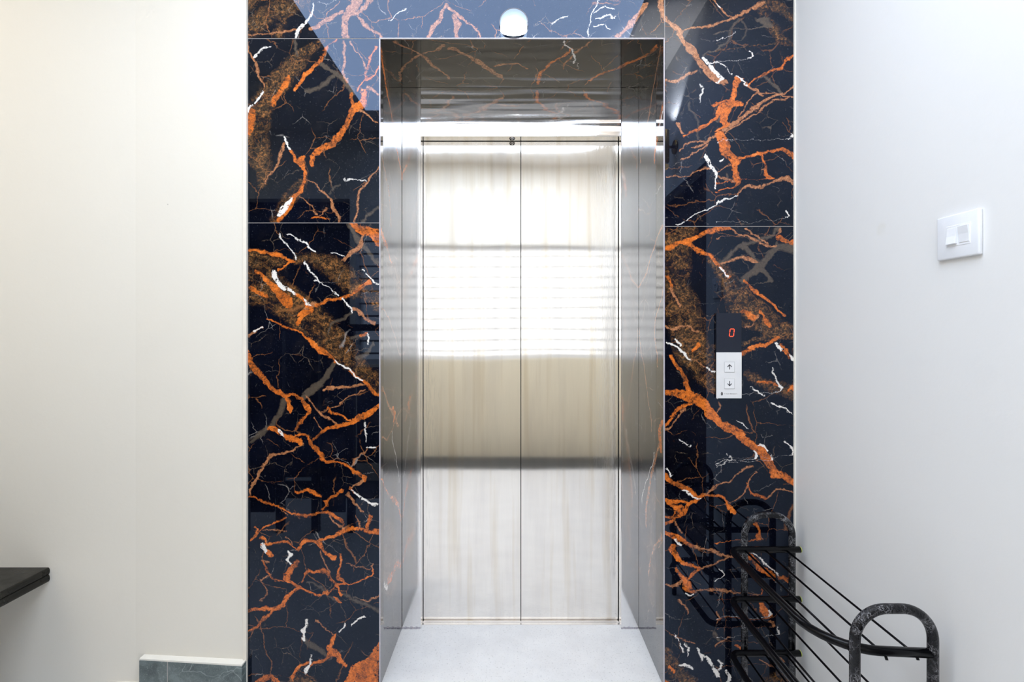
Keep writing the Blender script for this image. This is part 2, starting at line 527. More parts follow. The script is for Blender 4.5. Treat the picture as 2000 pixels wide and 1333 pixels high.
VB = [
 ('b', Y((76,628,6),(107,588,16),(142,560,24),(172,537,24),(202,510,26),(250,495,28),(300,502,26),(335,515,14),(365,512,4))),
 ('o', Y((150,562,4),(175,552,7),(205,535,5))), ('o', Y((215,492,8),(240,487,12),(262,484,6))),
 ('r', Y((83,484,2),(122,500,3),(150,505,3),(172,514,2))), ('w', [(498,110,1.5),(512,99,1.5),(531,92,1)]),
 ('w', Y((180,512,2),(195,500,2.5),(222,482,2.5))),
 ('o', Y((77,658,1),(92,642,2),(117,628,3),(142,602,5),(158,590,4),(178,575,2))),
 ('g', [(628,122,4),(654,143,5),(668,150,7),(679,162,6),(689,184,5)]), ('g', [(592,176,2),(620,172,4),(640,161,4),(656,150,4)]),
 ('g', Y((78,575,3),(95,579,3),(112,582,2))),
 ('r', Y((78,671,2.5),(121,673,4),(142,671,3),(160,682,3))),
 ('r', [(684,78,1.5),(700,105,1.5),(715,150,1.5)]),
 ('o', Y((92,735,2),(113,721,3),(138,713,2),(150,716,2),(164,706,2),(178,701,3))),
 ('o', [(714,155,2),(726,148,3),(742,128,2)]), ('r', [(718,172,3),(732,182,3),(744,188,2)]),
 ('o', Y((176,712,6),(195,709,7),(207,702,13),(214,696,13),(225,684,6),(240,677,7),(262,664,8),(278,646,8),(290,632,12),(300,624,11),(308,615,6),(325,610,1.5))),
 ('o', Y((180,688,3),(195,686,5),(210,690,4))),
 ('r', [(700,217,2),(718,228,3),(742,242,2)]),
 ('w', Y((267,556,1.5),(276,561,2.5),(290,568,2))), ('o', Y((288,568,2),(302,576,3),(318,585,4),(328,592,3))),
 ('o', Y((303,594,6),(312,593,9),(326,591,6),(340,595,4),(350,595,5),(375,585,5),(390,575,8),(410,566,6),(436,545,4))),
 ('b', Y((350,590,5),(380,573,12),(410,556,10),(436,538,8))),
 ('w', Y((386,572,1.5),(396,565,6),(408,558,6),(418,550,5),(422,546,1))),
 ('r', Y((278,557,2),(300,549,4),(322,542,4),(340,530,2),(360,518,2))),
 ('r', [(600,351,1.5),(612,355,2),(622,367,2),(640,388,3),(653,413,4),(661,434,2)]),
 ('r', [(587,386,1),(606,400,1.5),(624,418,1)]), ('o', [(610,426,2),(626,425,3),(640,426,1)]), ('r', Y((405,638,1),(418,630,1.5),(424,624,1))),
 ('g', [(640,378,1),(652,369,1),(662,362,1)]), ('w', [(668,352,.8),(690,350,1),(715,353,.8)]),
 ('r', Y((328,738,2),(345,722,2),(360,716,2),(375,705,3),(396,701,3),(420,697,3),(434,692,1.5))), ('g', [(706,434,2),(720,418,2),(740,405,1.5)]),
]
VC = [
 ('b', [(480,548,46),(525,562,40),(565,592,36),(617,634,35),(670,682,30),(696,708,20),(742,752,14)]),
 ('b', [(572,508,7),(600,506,11),(617,510,13),(644,520,18),(670,543,22),(709,563,20),(744,590,18)]),
 ('b', [(480,505,12),(510,500,8),(540,512,10),(560,520,6)]),
 ('o', [(684,436,4),(700,444,8),(712,451,12),(724,456,13),(744,466,18)]),
 ('r', Y((455,712,2),(466,708,3),(478,706,5),(488,695,5),(500,682,4),(511,667,3))),
 ('g', Y((438,685,4),(451,692,5),(480,710,5),(495,725,4),(514,738,3))),
 ('w', Y((452,548,.8),(466,550,1.5),(482,565,1.5),(506,578,1.5))), ('w', [(562,456,1),(580,468,1),(596,477,2),(616,492,1.5)]),
 ('w', [(648,496,.8),(670,502,1)]), ('w', [(706,527,1),(715,537,2),(737,552,2)]), ('w', Y((512,597,1),(530,605,2),(548,620,.8))),
 ('w', [(612,545,.8),(640,560,.8),(660,575,.8)]), ('w', Y((580,668,1.5),(590,677,2),(612,688,1))),
 ('o', [(480,493,3),(500,491,4),(525,493,4),(545,498,5),(560,507,4),(576,512,2)]),
 ('o', [(545,530,2),(556,522,3),(570,512,2)]),
 ('o', [(612,594,3),(632,588,4),(652,585,4),(672,578,4),(690,571,4),(706,561,5),(722,551,4)]), ('r', Y((590,612,4),(600,602,4),(612,595,3))),
 ('w', Y((531,539,1.5),(540,538,5),(552,549,5),(562,561,5),(574,574,2))), ('w', Y((584,594,1),(592,600,4),(598,603,1))),
 ('o', [(497,533,3),(512,541,5),(530,556,8),(548,570,13),(566,590,10)]), ('o', [(572,572,2),(590,583,5),(605,600,4),(600,594,3)]),
 ('o', [(485,560,4),(505,570,6),(525,582,3)]),
 ('o', [(580,612,5),(596,612,7),(610,606,5)]), ('o', [(578,630,6),(590,620,9),(600,612,6)]),
 ('o', [(520,622,1.5),(550,636,2),(578,648,2),(596,660,3),(612,672,6),(628,686,7),(644,697,5),(658,708,2)]),
 ('w', [(652,704,1),(662,712,2),(690,730,2),(704,744,2.5)]), ('o', [(684,728,3),(704,745,4),(722,760,6),(742,772,5)]),
 ('r', [(480,657,3),(494,650,3),(512,640,2)]), ('w', [(494,648,.8),(504,643,2),(512,640,1)]),
 ('o', [(478,692,8),(488,706,12),(496,722,8),(510,737,6),(524,751,6),(536,762,6),(548,770,4),(560,774,3)]),
 ('g', Y((710,656,3),(720,648,6),(735,634,7),(745,626,6),(757,614,7),(768,600,6),(778,588,4))),
 ('r', [(627,762,3),(638,755,4),(657,755,4),(680,758,3),(707,754,3),(716,752,1)]),
 ('g', Y((612,688,2),(620,672,2),(632,645,3),(645,641,3))), ('g', [(684,662,2),(705,658,3),(722,654,3)]), ('g', [(698,698,3),(718,690,4),(732,674,3)]),
 ('r', Y((605,688,2),(612,703,4),(624,716,3),(634,732,4))), ('w', Y((650,722,1),(662,724,2),(676,718,1))), ('o', [(705,656,3),(714,653,4),(722,650,3)]),
 ('o', [(528,758,3),(545,765,4),(560,774,5),(566,788,8),(572,796,4)]), ('o', [(560,772,3),(580,776,3),(596,792,8),(606,800,3)]),
 ('r', [(596,776,2),(612,792,2),(630,806,3),(648,818,3),(662,830,2)]),
 ('g', Y((772,561,5),(790,553,6),(803,548,6),(820,536,6),(832,528,5))), ('g', Y((834,522,4),(845,512,6),(856,500,4),(866,488,2))),
 ('o', Y((800,604,3),(812,598,3),(826,588,4),(842,578,1.5))), ('r', [(612,814,1),(620,826,1.5),(628,842,1)]),
 ('o', [(522,834,4),(532,837,7),(545,842,6),(560,850,6),(575,857,9),(588,864,4)]), ('w', [(543,839,3),(549,843,5),(557,848,3)]),
 ('o', [(577,852,3),(590,850,3),(601,856,3),(610,868,4)]),
 ('o', [(604,866,3),(615,857,3),(628,847,4),(645,838,4),(664,831,5),(680,828,6),(695,822,8),(715,811,7),(730,802,7),(744,794,7)]),
 ('r', [(630,802,1),(660,792,1.5),(690,775,1.5),(710,766,1.5)]), ('o', [(640,798,3),(650,806,3),(668,810,3),(686,820,1)]),
 ('r', [(590,868,2),(575,876,2),(556,885,3),(540,890,3),(530,895,4),(520,908,3),(511,920,4),(500,936,4),(493,946,4),(486,962,3)]),
 ('o', Y((866,607,4),(875,614,5),(884,622,5),(894,630,4),(901,640,4))), ('o', [(640,900,4),(656,905,2),(676,914,2.5),(690,920,5),(704,930,7),(714,936,6)]),
 ('r', Y((934,712,4),(944,702,6),(952,692,2),(960,684,2))),
 ('w', [(688,962,1),(700,969,2),(716,978,3),(730,985,4),(740,984,1)]), ('o', [(682,958,2),(696,966,2)]),
 ('o', [(482,970,1),(500,973,2),(513,977,4),(528,981,3),(544,991,2),(558,998,2),(573,1006,2)]),
 ('o', [(570,1006,2),(590,1007,3),(620,1005,4),(642,1004,4),(655,1009,5),(666,1018,5),(670,1026,2)]), ('r', [(645,1006,1),(650,1020,2),(662,1028,2),(672,1034,2)]),
 ('r', [(546,994,1),(552,1000,1.5),(557,1008,1)]), ('o', [(572,958,2),(582,961,4),(604,957,4),(616,962,4),(628,966,2)]), ('o', Y((960,664,5),(968,648,4),(978,634,5),(990,636,5),(998,630,3))),
 ('r', Y((968,676,1),(978,690,4),(990,700,3),(1000,710,1))), ('r', Y((874,716,1),(890,706,1.5),(902,694,1.5),(912,688,1))), ('w', [(715,872,1),(724,871,1.5),(734,872,1)]), ('w', Y((820,714,.8),(840,712,1),(862,713,.8))),
 ('o', [(504,1040,2),(520,1030,2),(540,1020,2),(556,1014,1)]), ('r', [(516,1038,1),(540,1036,1),(560,1038,1)]),
 ('o', [(582,1072,4),(594,1062,5),(606,1058,4),(620,1058,4)]), ('o', [(612,1058,3),(632,1052,4),(652,1043,5),(668,1037,4),(683,1034,4),(705,1035,4),(722,1037,4),(742,1040,6)]),
 ('o', Y((1006,722,3),(1016,720,6),(1026,717,6),(1034,716,4))), ('r', Y((1008,694,1),(1020,700,1.5),(1032,703,2))),
 ('o', [(508,1066,2),(530,1062,3),(556,1057,3),(568,1064,1.5),(584,1073,2)]), ('r', Y((1046,557,1),(1056,566,1),(1064,570,1))),
 ('o', [(612,1060,3),(626,1066,6),(634,1076,3),(645,1086,4),(655,1091,2)]), ('r', Y((1078,628,2),(1095,631,1.5),(1112,638,1.5),(1122,641,1))),
 ('o', Y((1028,498,2),(1036,506,3),(1048,498,4),(1056,490,2))), ('o', [(506,1052,2),(514,1054,4),(520,1060,2)]),
 ('w', [(508,1068,2),(514,1070,6),(520,1078,4)]), ('o', [(518,1078,3),(526,1083,7),(536,1086,4)]),
 ('w', Y((1078,562,2),(1084,566,5),(1091,566,4),(1098,561,4),(1104,566,1))),
 ('o', [(566,1114,4),(574,1104,5),(584,1102,3)]), ('o', Y((1104,570,4),(1114,564,6),(1122,560,6),(1132,561,6),(1140,570,6),(1147,582,5))),
 ('o', [(580,1146,3),(590,1152,2.5),(601,1157,2.5),(612,1159,2),(625,1162,3),(636,1156,3),(644,1157,2),(653,1150,2)]),
 ('o', [(484,1234,1.5),(500,1228,2.5),(508,1216,3),(520,1204,4),(532,1191,4),(545,1184,6),(556,1176,6),(568,1163,4),(576,1152,4),(582,1146,3)]),
 ('o', [(484,1195,3),(500,1190,4),(515,1187,4),(535,1186,3)]),
 ('o', [(586,1134,1),(596,1122,2),(607,1116,3),(624,1116,5),(636,1121,6),(642,1130,4),(652,1140,3),(662,1150,3),(670,1162,4)]),
 ('o', Y((1082,664,3),(1096,665,3),(1110,660,2),(1125,658,3),(1133,664,5),(1138,672,3))), ('o', [(656,1146,2),(672,1139,3),(695,1135,3),(718,1129,2),(730,1118,2),(728,1110,2)]),
 ('r', Y((1100,728,1.5),(1106,726,3),(1112,730,1.5))), ('r', [(672,1104,.8),(700,1106,.8),(722,1110,1)]),
 ('o', [(510,1102,1.5),(516,1110,3),(526,1120,2),(540,1130,1.5),(556,1137,1)]), ('r', [(508,1100,1),(526,1100,1.5)]), ('r', [(512,1132,2),(522,1124,2),(530,1118,1)]),
 ('r', Y((1136,514,1),(1150,520,1.5),(1165,519,1.5),(1178,512,1))),
 ('o', [(654,1168,1),(662,1174,4),(668,1177,1.5)]), ('g', [(672,1160,2),(690,1170,3),(712,1180,3),(744,1196,2)]), ('g', [(598,1136,2),(630,1150,2),(660,1172,3)]), ('r', [(706,1172,1),(722,1176,1.5),(738,1172,2),(744,1160,1)]),
 ('w', Y((1212,596,1.5),(1220,598,3),(1232,594,4),(1240,596,2.5),(1248,596,4),(1254,597,1))), ('w', [(686,1224,.8),(692,1218,2),(700,1212,2),(712,1206,1)]), ('w', [(662,1236,.8),(670,1228,1.5),(674,1220,.8)]),
 ('r', [(616,1216,1.5),(630,1226,2),(642,1234,1),(650,1240,2)]), ('o', Y((1238,653,4),(1248,651,4),(1258,650,4),(1270,644,5),(1277,642,3))),
 ('g', [(596,1248,3),(606,1258,6),(620,1266,6),(634,1277,3)]),
 ('o', [(642,1276,6),(652,1278,8),(660,1286,8),(668,1294,6),(678,1302,3)]), ('o', Y((1278,642,4),(1288,628,4),(1298,614,4),(1306,604,2))), ('o', [(574,1324,5),(580,1310,5),(590,1302,4),(604,1296,3)]),
 ('w', Y((1280,605,1),(1292,607,1.5),(1300,605,3),(1314,602,4),(1322,601,1))),
 ('o', Y((1252,748,2),(1264,742,8),(1282,732,18),(1296,722,28),(1310,712,36),(1330,705,44),(1350,700,50))),
 ('o', [(484,1345,6),(500,1338,5),(516,1328,9),(530,1322,7),(544,1334,10)]), ('b', [(560,1345,12),(590,1338,14),(620,1345,14)]),
]
VD = [
 ('r', [(1296,38,7),(1310,50,6),(1325,64,6),(1340,86,7),(1355,104,9),(1370,126,10),(1388,146,12),(1404,158,10),(1424,163,3)]),
 ('w', Y((110,1376,2),(116,1380,5),(125,1386,4),(135,1391,5),(145,1400,5),(154,1410,4),(163,1424,2))),
 ('r', [(1325,64,2),(1350,55,2.5),(1371,50,3),(1395,46,3),(1418,42,3),(1443,32,3),(1458,22,4),(1474,12,4),(1492,-2,3)]),
 ('r', [(1386,-3,2),(1400,9,2.5),(1412,22,2.5),(1430,36,1.5)]), ('w', [(1399,8,1),(1408,15,2)]),
 ('g', Y((38,1443,1.5),(50,1432,2),(65,1423,2),(80,1420,2),(92,1405,2),(108,1378,1.5))), ('g', Y((38,1446,1),(50,1452,1.5),(62,1458,1.5),(76,1452,1),(86,1438,1))),
 ('w', [(1464,102,1),(1470,110,1.5),(1480,124,1)]), ('w', [(1388,122,.8),(1410,128,.8),(1434,148,.8)]), ('w', [(1434,66,.8),(1438,80,1.2)]),
 ('o', Y((100,1552,3),(110,1544,3),(120,1531,4),(133,1525,4),(137,1508,3),(143,1494,4),(150,1484,3),(158,1472,3),(166,1462,2))),
 ('b', [(1486,4,8),(1500,6,12),(1520,14,10),(1540,30,8),(1556,38,8)]), ('b', Y((10,1487,8),(30,1495,8),(47,1506,8),(70,1522,9),(85,1532,11),(98,1546,10))),
 ('g', Y((36,1490,12),(52,1502,8),(66,1514,4))),
 ('o', Y((152,1444,8),(165,1438,6),(180,1434,6),(196,1428,7),(206,1418,8))), ('o', [(1334,267,2),(1350,257,3),(1370,248,4),(1386,238,4),(1400,222,6),(1415,210,8),(1430,203,9),(1450,206,4)]),
 ('o', Y((200,1424,8),(215,1418,12),(230,1412,10),(245,1418,8),(256,1424,5))), ('g', [(1404,216,3),(1410,224,5),(1420,236,3)]),
 ('r', [(1350,290,1.5),(1376,278,3),(1400,264,4),(1427,246,6),(1450,230,5),(1475,212,5),(1500,196,4),(1530,180,3),(1554,168,2)]),
 ('r', [(1400,272,2),(1430,252,2),(1465,230,2),(1500,206,2),(1535,192,1.5),(1554,190,1.5)]),
 ('r', [(1418,258,1),(1450,218,1.5),(1478,184,2),(1500,183,1.5),(1530,186,2),(1554,192,1.5)]),
 ('r', [(1456,162,3),(1466,172,3),(1480,180,4),(1490,190,2)]), ('g', [(1490,150,3),(1510,165,4),(1530,182,3)]),
 ('w', [(1440,150,1),(1450,156,2),(1462,166,1)]),
 ('o', Y((258,1405,9),(270,1406,12),(283,1414,13),(300,1422,15),(312,1432,14),(322,1437,9),(343,1437,8),(352,1440,9),(362,1437,6),(376,1444,4))),
 ('o', [(1436,305,4),(1446,307,4),(1460,304,3),(1476,301,5),(1490,299,3),(1505,294,3),(1522,291,5),(1536,296,7),(1554,306,7)]),
 ('r', [(1440,378,2),(1452,370,3),(1466,368,5),(1480,370,4),(1496,362,2.5),(1513,354,3),(1530,352,4),(1542,354,8),(1556,362,8)]),
 ('o', Y((302,1488,1.5),(316,1492,2.5),(330,1496,4),(342,1498,6),(350,1506,6),(356,1516,3))), ('r', [(1486,334,1),(1494,333,1.5)]),
 ('w', Y((305,1378,2),(312,1382,5),(320,1386,3),(330,1389,4),(342,1396,4),(350,1399,2),(366,1400,.8))),
 ('w', [(1322,436,.8),(1350,424,1),(1378,410,1.2),(1395,402,1.5),(1408,393,1.5),(1425,388,1.2),(1442,380,1)]),
 ('r', [(1398,336,1.5),(1410,330,1.5),(1428,322,1.5)]), ('r', [(1402,347,1.5),(1420,350,1.5),(1436,352,1)]), ('w', [(1403,316,1),(1410,314,2.5),(1414,311,1)]),
 ('r', [(1302,342,1),(1340,342,1),(1362,336,1.5),(1384,328,3)]), ('r', [(1326,294,1.5),(1342,281,2),(1356,278,2),(1366,276,2),(1380,284,3)]), ('r', [(1332,312,1.5),(1356,302,2),(1380,286,2)]),
 ('r', Y((240,1322,6),(250,1327,5),(262,1334,2))), ('w', Y((165,1368,.8),(180,1372,1.2),(190,1366,1),(200,1368,.8))), ('g', Y((200,1348,1.5),(215,1350,1.5),(230,1360,1.5),(250,1364,1.5),(272,1363,1))),
 ('r', [(1298,158,3),(1330,154,4),(1348,144,4),(1362,140,2)]),
 ('w', Y((258,1548,1.5),(270,1540,2),(280,1546,1))), ('w', Y((412,1534,.8),(425,1537,1.5),(438,1541,.8))),
]
VE = [
 ('b', Y((444,1330,30),(480,1322,28),(540,1322,26),(600,1332,34),(650,1345,36),(700,1360,34),(740,1385,22),(765,1395,10))),
 ('b', [(1384,496,8),(1405,516,12),(1424,545,18),(1445,580,26),(1470,612,32),(1502,640,30),(1530,655,26),(1556,680,22)]),
 ('o', [(1298,487,4),(1315,480,6),(1332,473,5),(1345,472,6),(1358,465,4),(1372,460,5),(1387,452,7),(1405,447,7),(1426,446,3)]),
 ('o', [(1340,472,4),(1354,484,6),(1370,494,5),(1386,498,4),(1402,510,5),(1412,522,3),(1429,540,2)]),
 ('w', Y((518,1406,1),(526,1414,2.5),(538,1426,1.5))), ('r', [(1424,446,2),(1445,460,2),(1468,467,3),(1490,478,2),(1515,480,1.5)]),
 ('r', [(1456,446,1.5),(1475,462,2),(1486,470,2),(1502,478,2)]),
 ('g', [(1404,510,3),(1420,500,4),(1440,486,3),(1455,482,4),(1478,472,4),(1502,459,3),(1526,444,4)]), ('g', [(1450,484,7),(1462,492,6),(1472,504,5),(1482,514,6)]),
 ('g', [(1448,550,4),(1464,538,7),(1480,522,9),(1492,508,8),(1505,494,8),(1520,484,8),(1556,490,7)]), ('g', [(1481,522,9),(1492,534,6),(1506,550,4),(1512,570,2)]),
 ('g', Y((470,1514,2),(490,1500,3),(512,1486,4))),
 ('o', [(1514,462,5),(1526,466,7),(1536,472,8),(1544,474,4)]), ('o', [(1544,478,6),(1556,476,9)]), ('r', Y((444,1526,4),(455,1522,4),(466,1516,3))),
 ('r', [(1404,511,2),(1422,508,3),(1445,504,4),(1465,508,5),(1480,510,2)]),
 ('o', [(1454,552,3),(1466,564,5),(1480,574,4),(1494,584,4),(1508,595,4),(1520,604,4),(1534,616,2)]),
 ('o', [(1448,608,4),(1462,616,6),(1474,622,4)]), ('o', [(1480,612,4),(1496,628,4),(1508,634,3)]),
 ('w', [(1298,668,2),(1310,672,2.5),(1325,682,2.5),(1342,693,3),(1350,700,1)]), ('w', [(1380,716,.8),(1388,723,2),(1398,729,1.5)]), ('r', [(1350,698,1),(1366,708,1.2),(1382,716,1)]),
 ('o', [(1448,690,4),(1462,682,5),(1478,678,4),(1496,676,4),(1510,668,4),(1524,660,3)]), ('r', Y((640,1456,1),(632,1472,2),(620,1476,1.5))),
 ('w', [(1516,672,1.5),(1522,679,4),(1528,684,2)]), ('o', [(1524,678,3),(1536,688,7),(1546,694,4)]), ('w', [(1542,692,2),(1550,698,4),(1558,702,3)]),
 ('o', Y((540,1300,8),(546,1308,4),(560,1312,1.5))), ('r', Y((560,1310,2),(580,1318,4),(600,1325,3))), ('r', [(1300,640,2),(1318,642,3),(1340,640,2),(1365,648,2)]), ('o', [(1352,684,2),(1362,676,4),(1366,672,2)]),
 ('o', Y((696,1314,3),(712,1320,5),(728,1330,5),(742,1338,6),(755,1341,6),(768,1348,8),(782,1356,6))), ('w', Y((660,1320,1),(668,1324,2.5),(678,1329,1))),
 ('b', [(1452,730,6),(1475,742,8),(1502,752,9),(1530,760,9),(1556,772,9)]), ('o', [(1478,748,3),(1500,746,4),(1520,752,2)]), ('w', [(1462,758,1),(1476,766,2),(1490,772,1)]), ('w', Y((720,1508,.8),(740,1514,1.2),(760,1524,1.5),(778,1548,1))),
 ('o', [(1536,760,4),(1544,756,6),(1552,760,3)]),
 ('o', [(1296,766,4),(1312,768,8),(1325,772,11),(1340,776,14),(1356,780,16),(1372,790,14),(1386,806,12),(1400,818,9),(1414,828,9),(1430,838,10),(1444,850,9),(1460,862,8),(1476,874,10),(1490,888,14),(1504,908,14),(1516,922,10),(1530,930,9),(1558,946,9)]),
 ('o', [(1296,832,5),(1308,818,5),(1320,806,4),(1336,796,5),(1350,790,3)]), ('r', [(1300,840,2),(1318,822,2),(1340,802,2)]),
 ('w', Y((880,1472,2),(888,1478,3),(896,1478,3),(905,1480,1.5))), ('w', [(1480,868,1),(1490,872,2),(1500,880,1)]), ('w', Y((888,1504,1),(898,1506,2),(908,1514,1))),
 ('w', [(1505,785,1),(1520,792,2),(1535,800,1.5),(1550,808,1)]), ('w', Y((862,1536,1),(872,1542,2),(890,1545,1.5),(900,1548,1))), ('w', [(1440,822,.8),(1452,830,1),(1460,838,.8)]), ('w', Y((888,1422,.6),(900,1426,.8),(912,1430,.6))),
 ('w', [(1324,858,.8),(1334,864,1.2),(1350,872,.8)]), ('r', Y((785,1402,1),(795,1406,2),(808,1404,1.5))),
 ('r', [(1472,911,1.5),(1456,915,2),(1442,924,2),(1432,934,2),(1420,942,2),(1408,948,2),(1390,958,2),(1376,966,2)]), ('o', [(1376,966,3),(1360,978,4),(1346,990,5),(1336,1000,5),(1320,1010,4),(1298,1028,4)]),
 ('o', [(1296,930,5),(1308,936,8),(1318,942,7),(1331,950,7),(1344,958,8),(1354,966,7),(1370,972,2)]), ('w', Y((915,1300,1),(920,1304,2),(926,1312,.8))),
 ('w', [(1330,956,1.5),(1342,963,2.5),(1354,970,2.5),(1368,974,1.5)]),
 ('o', [(1296,980,5),(1308,981,6),(1320,983,5),(1334,981,4),(1346,984,2)]), ('o', [(1300,984,1),(1314,992,5),(1326,997,9),(1336,994,5)]),
 ('o', [(1378,966,2),(1392,969,3),(1406,972,2.5),(1418,977,3),(1422,988,3)]), ('o', [(1422,990,3),(1428,996,6),(1434,1002,2)]),
 ('r', Y((922,1478,1),(938,1466,1.5),(952,1458,2),(968,1446,1.5),(982,1436,1.5),(992,1428,1))), ('o', [(1458,948,2),(1466,962,3),(1478,966,3),(1488,971,3),(1494,973,1)]), ('r', [(1494,972,1),(1508,963,2),(1525,957,2),(1540,960,1.5),(1556,964,1)]),
 ('o', [(1296,1044,5),(1310,1048,6),(1324,1053,7),(1337,1058,5),(1352,1066,4)]), ('w', [(1318,1056,1),(1324,1062,3),(1330,1066,1)]), ('r', [(1350,1066,2),(1362,1068,4),(1374,1070,2),(1386,1072,2),(1396,1076,5),(1410,1084,3),(1436,1089,1.5)]),
 ('o', Y((1064,1316,6),(1074,1315,8),(1084,1320,9),(1096,1326,8))), ('o', [(1322,1092,4),(1334,1099,4),(1345,1103,3),(1356,1109,3),(1366,1114,3)]), ('o', [(1340,1134,3),(1350,1124,4),(1360,1117,3),(1368,1112,2)]),
 ('o', Y((1108,1320,2),(1120,1326,4),(1132,1334,5),(1142,1340,7),(1150,1344,8))), ('r', [(1366,1113,1.5),(1384,1108,2),(1400,1100,2),(1418,1092,2),(1434,1087,2)]),
 ('r', [(1298,1142,1.5),(1312,1144,3),(1326,1140,3),(1338,1134,1.5)]), ('o', [(1334,1149,3),(1344,1154,3),(1356,1155,2)]), ('r', [(1356,1155,1),(1384,1154,1.2),(1400,1150,3),(1415,1152,4),(1430,1154,2),(1450,1157,1.5),(1478,1162,1)]),
 ('o', Y((1022,1476,5),(1028,1482,4),(1038,1484,3),(1046,1480,7),(1054,1478,10),(1062,1480,3))), ('r', Y((1044,1484,1.5),(1054,1490,1.5),(1062,1486,1))),
 ('o', [(1298,1012,3),(1312,1010,3),(1318,1002,2)]), ('r', Y((1010,1316,1.5),(1026,1320,2),(1042,1330,2))),
 ('o', [(1456,1080,3),(1466,1088,7),(1478,1100,8),(1490,1112,9),(1502,1122,8),(1512,1130,4)]), ('w', [(1464,1078,1.5),(1478,1084,1.5),(1492,1096,2),(1504,1110,1.5),(1518,1122,2.5)]), ('o', [(1516,1126,3),(1530,1126,4),(1542,1132,8),(1556,1134,8)]),
 ('o', Y((1150,1486,1),(1162,1484,2),(1172,1486,1))), ('o', Y((1174,1488,5),(1184,1490,8),(1196,1496,10),(1206,1502,8),(1214,1508,2))), ('w', Y((1192,1502,1),(1202,1505,3),(1212,1508,1.5))), ('r', Y((1212,1506,2),(1222,1514,4),(1230,1512,1))),
 ('w', Y((1222,1522,1),(1236,1524,2),(1248,1530,1.5))), ('r', Y((1170,1326,3),(1178,1328,4),(1188,1336,3),(1200,1340,2))), ('w', [(1340,1160,.8),(1346,1162,1.5),(1356,1157,1)]),
 ('w', Y((1112,1406,.8),(1122,1412,1),(1134,1418,1))), ('r', Y((1195,1402,1),(1210,1406,2),(1222,1405,1))),
 ('w', Y((1240,1318,1),(1252,1326,1.5),(1264,1334,1.5),(1276,1336,.8))), ('w', Y((1252,1338,1),(1268,1346,2),(1282,1346,1.5))), ('w', Y((1268,1362,1.5),(1280,1370,2.5),(1292,1372,1.5))),
 ('w', Y((1278,1372,1),(1290,1382,2.5),(1302,1390,3.5),(1316,1398,4.5),(1322,1400,1))), ('w', Y((1288,1402,1.5),(1298,1408,3),(1308,1412,1.5))), ('w', Y((1308,1416,1.5),(1318,1422,5),(1330,1424,5),(1340,1430,2))),
 ('w', [(1326,1302,1.5),(1340,1301,2.5),(1354,1304,1.5)]), ('r', [(1314,1242,.8),(1336,1248,1.2),(1360,1258,1)]), ('r', [(1394,1264,1),(1408,1254,1.5),(1430,1244,1)]),
 ('b', Y((1268,1296,8),(1290,1304,12),(1310,1322,14),(1335,1345,18))), ('o', [(1304,1300,2),(1312,1308,4),(1318,1316,2)]), ('o', [(1296,1330,3),(1308,1334,5),(1318,1340,3)]),
 ('o', [(1438,1262,3),(1446,1266,3),(1456,1270,1)]), ('r', [(1484,1288,1),(1492,1294,2),(1504,1302,1.5),(1514,1308,1)]), ('r', Y((1284,1522,2),(1294,1530,4),(1304,1540,3))), ('b', [(1490,1335,8),(1520,1325,10),(1550,1330,8)]),
]
VSL = [ # left reveal
 ('b', [(10,470,16),(60,500,22),(120,520,26),(178,560,18)]), ('o', [(0,452,10),(30,462,10),(60,480,6),(90,500,3)]),
 ('o', Y((90,10,10),(140,40,8),(190,90,6),(240,130,5),(290,175,4))), ('b', Y((80,20,14),(150,60,18),(220,110,20),(280,150,18))),
 ('r', Y((760,10,5),(800,60,6),(830,100,7),(860,150,4))), ('r', Y((830,170,3),(850,110,3),(870,50,3),(862,12,3))), ('o', Y((812,95,10),(830,110,12),(848,100,6))),
 ('o', Y((940,5,2),(990,60,3),(1040,140,8),(1080,170,4))), ('b', Y((1040,30,30),(1090,70,50),(1140,80,60),(1190,90,50),(1220,100,20))),
 ('w', [(30,1160,3),(40,1172,8),(55,1176,4)]), ('o', [(55,1165,6),(90,1172,12),(130,1170,10),(170,1190,6)]), ('r', Y((300,20,3),(350,60,4),(420,80,3))),
 ('w', Y((860,90,1),(930,120,1.5),(990,150,1))), ('r', Y((600,10,2),(640,90,3),(700,170,2))),
]
VSR = [ # right reveal
 ('r', Y((60,20,4),(130,60,5),(190,110,4),(260,160,3))), ('o', Y((200,8,10),(235,30,12),(265,50,7),(300,60,3))), ('w', Y((205,4,3),(225,20,4),(250,36,3))),
 ('r', [(0,440,3),(60,470,4),(120,520,4),(178,540,3)]), ('r', Y((560,10,3),(640,60,4),(720,40,3))), ('o', Y((820,10,8),(850,30,12),(890,20,6))),
 ('r', Y((850,20,5),(920,60,7),(1000,100,8),(1080,120,4))), ('b', Y((980,60,16),(1060,90,22),(1160,80,30),(1230,90,24))), ('r', Y((640,170,2),(760,120,3),(860,80,2))),
 ('r', Y((1050,20,4),(1100,60,5),(1180,100,3))), ('w', Y((900,60,1),(960,100,1.5),(1040,150,1))),
]
VS = [ # soffit
 ('r', [(770,10,3),(800,40,4),(830,90,5),(860,140,4)]), ('r', [(745,150,3),(800,60,4),(860,20,3)]), ('r', [(980,130,8),(940,90,10),(910,60,6),(870,30,3)]),
 ('o', [(1060,160,4),(1075,90,5),(1120,30,4)]), ('w', [(1100,5,1.5),(1125,40,2.5),(1135,80,2)]), ('r', [(1150,10,2),(1128,50,3),(1110,100,2)]),
 ('r', [(960,90,3),(1010,80,4),(1030,100,3)]), ('o', [(1180,150,3),(1240,90,6),(1290,20,4)]),
]
M['marble_top'] = mat_marble('black_gold_marble_lintel', uv_front, VA, 1, 0.8)
M['marble_lu'] = mat_marble('black_gold_marble_left_upper', uv_front, VB, 2, 0.5)
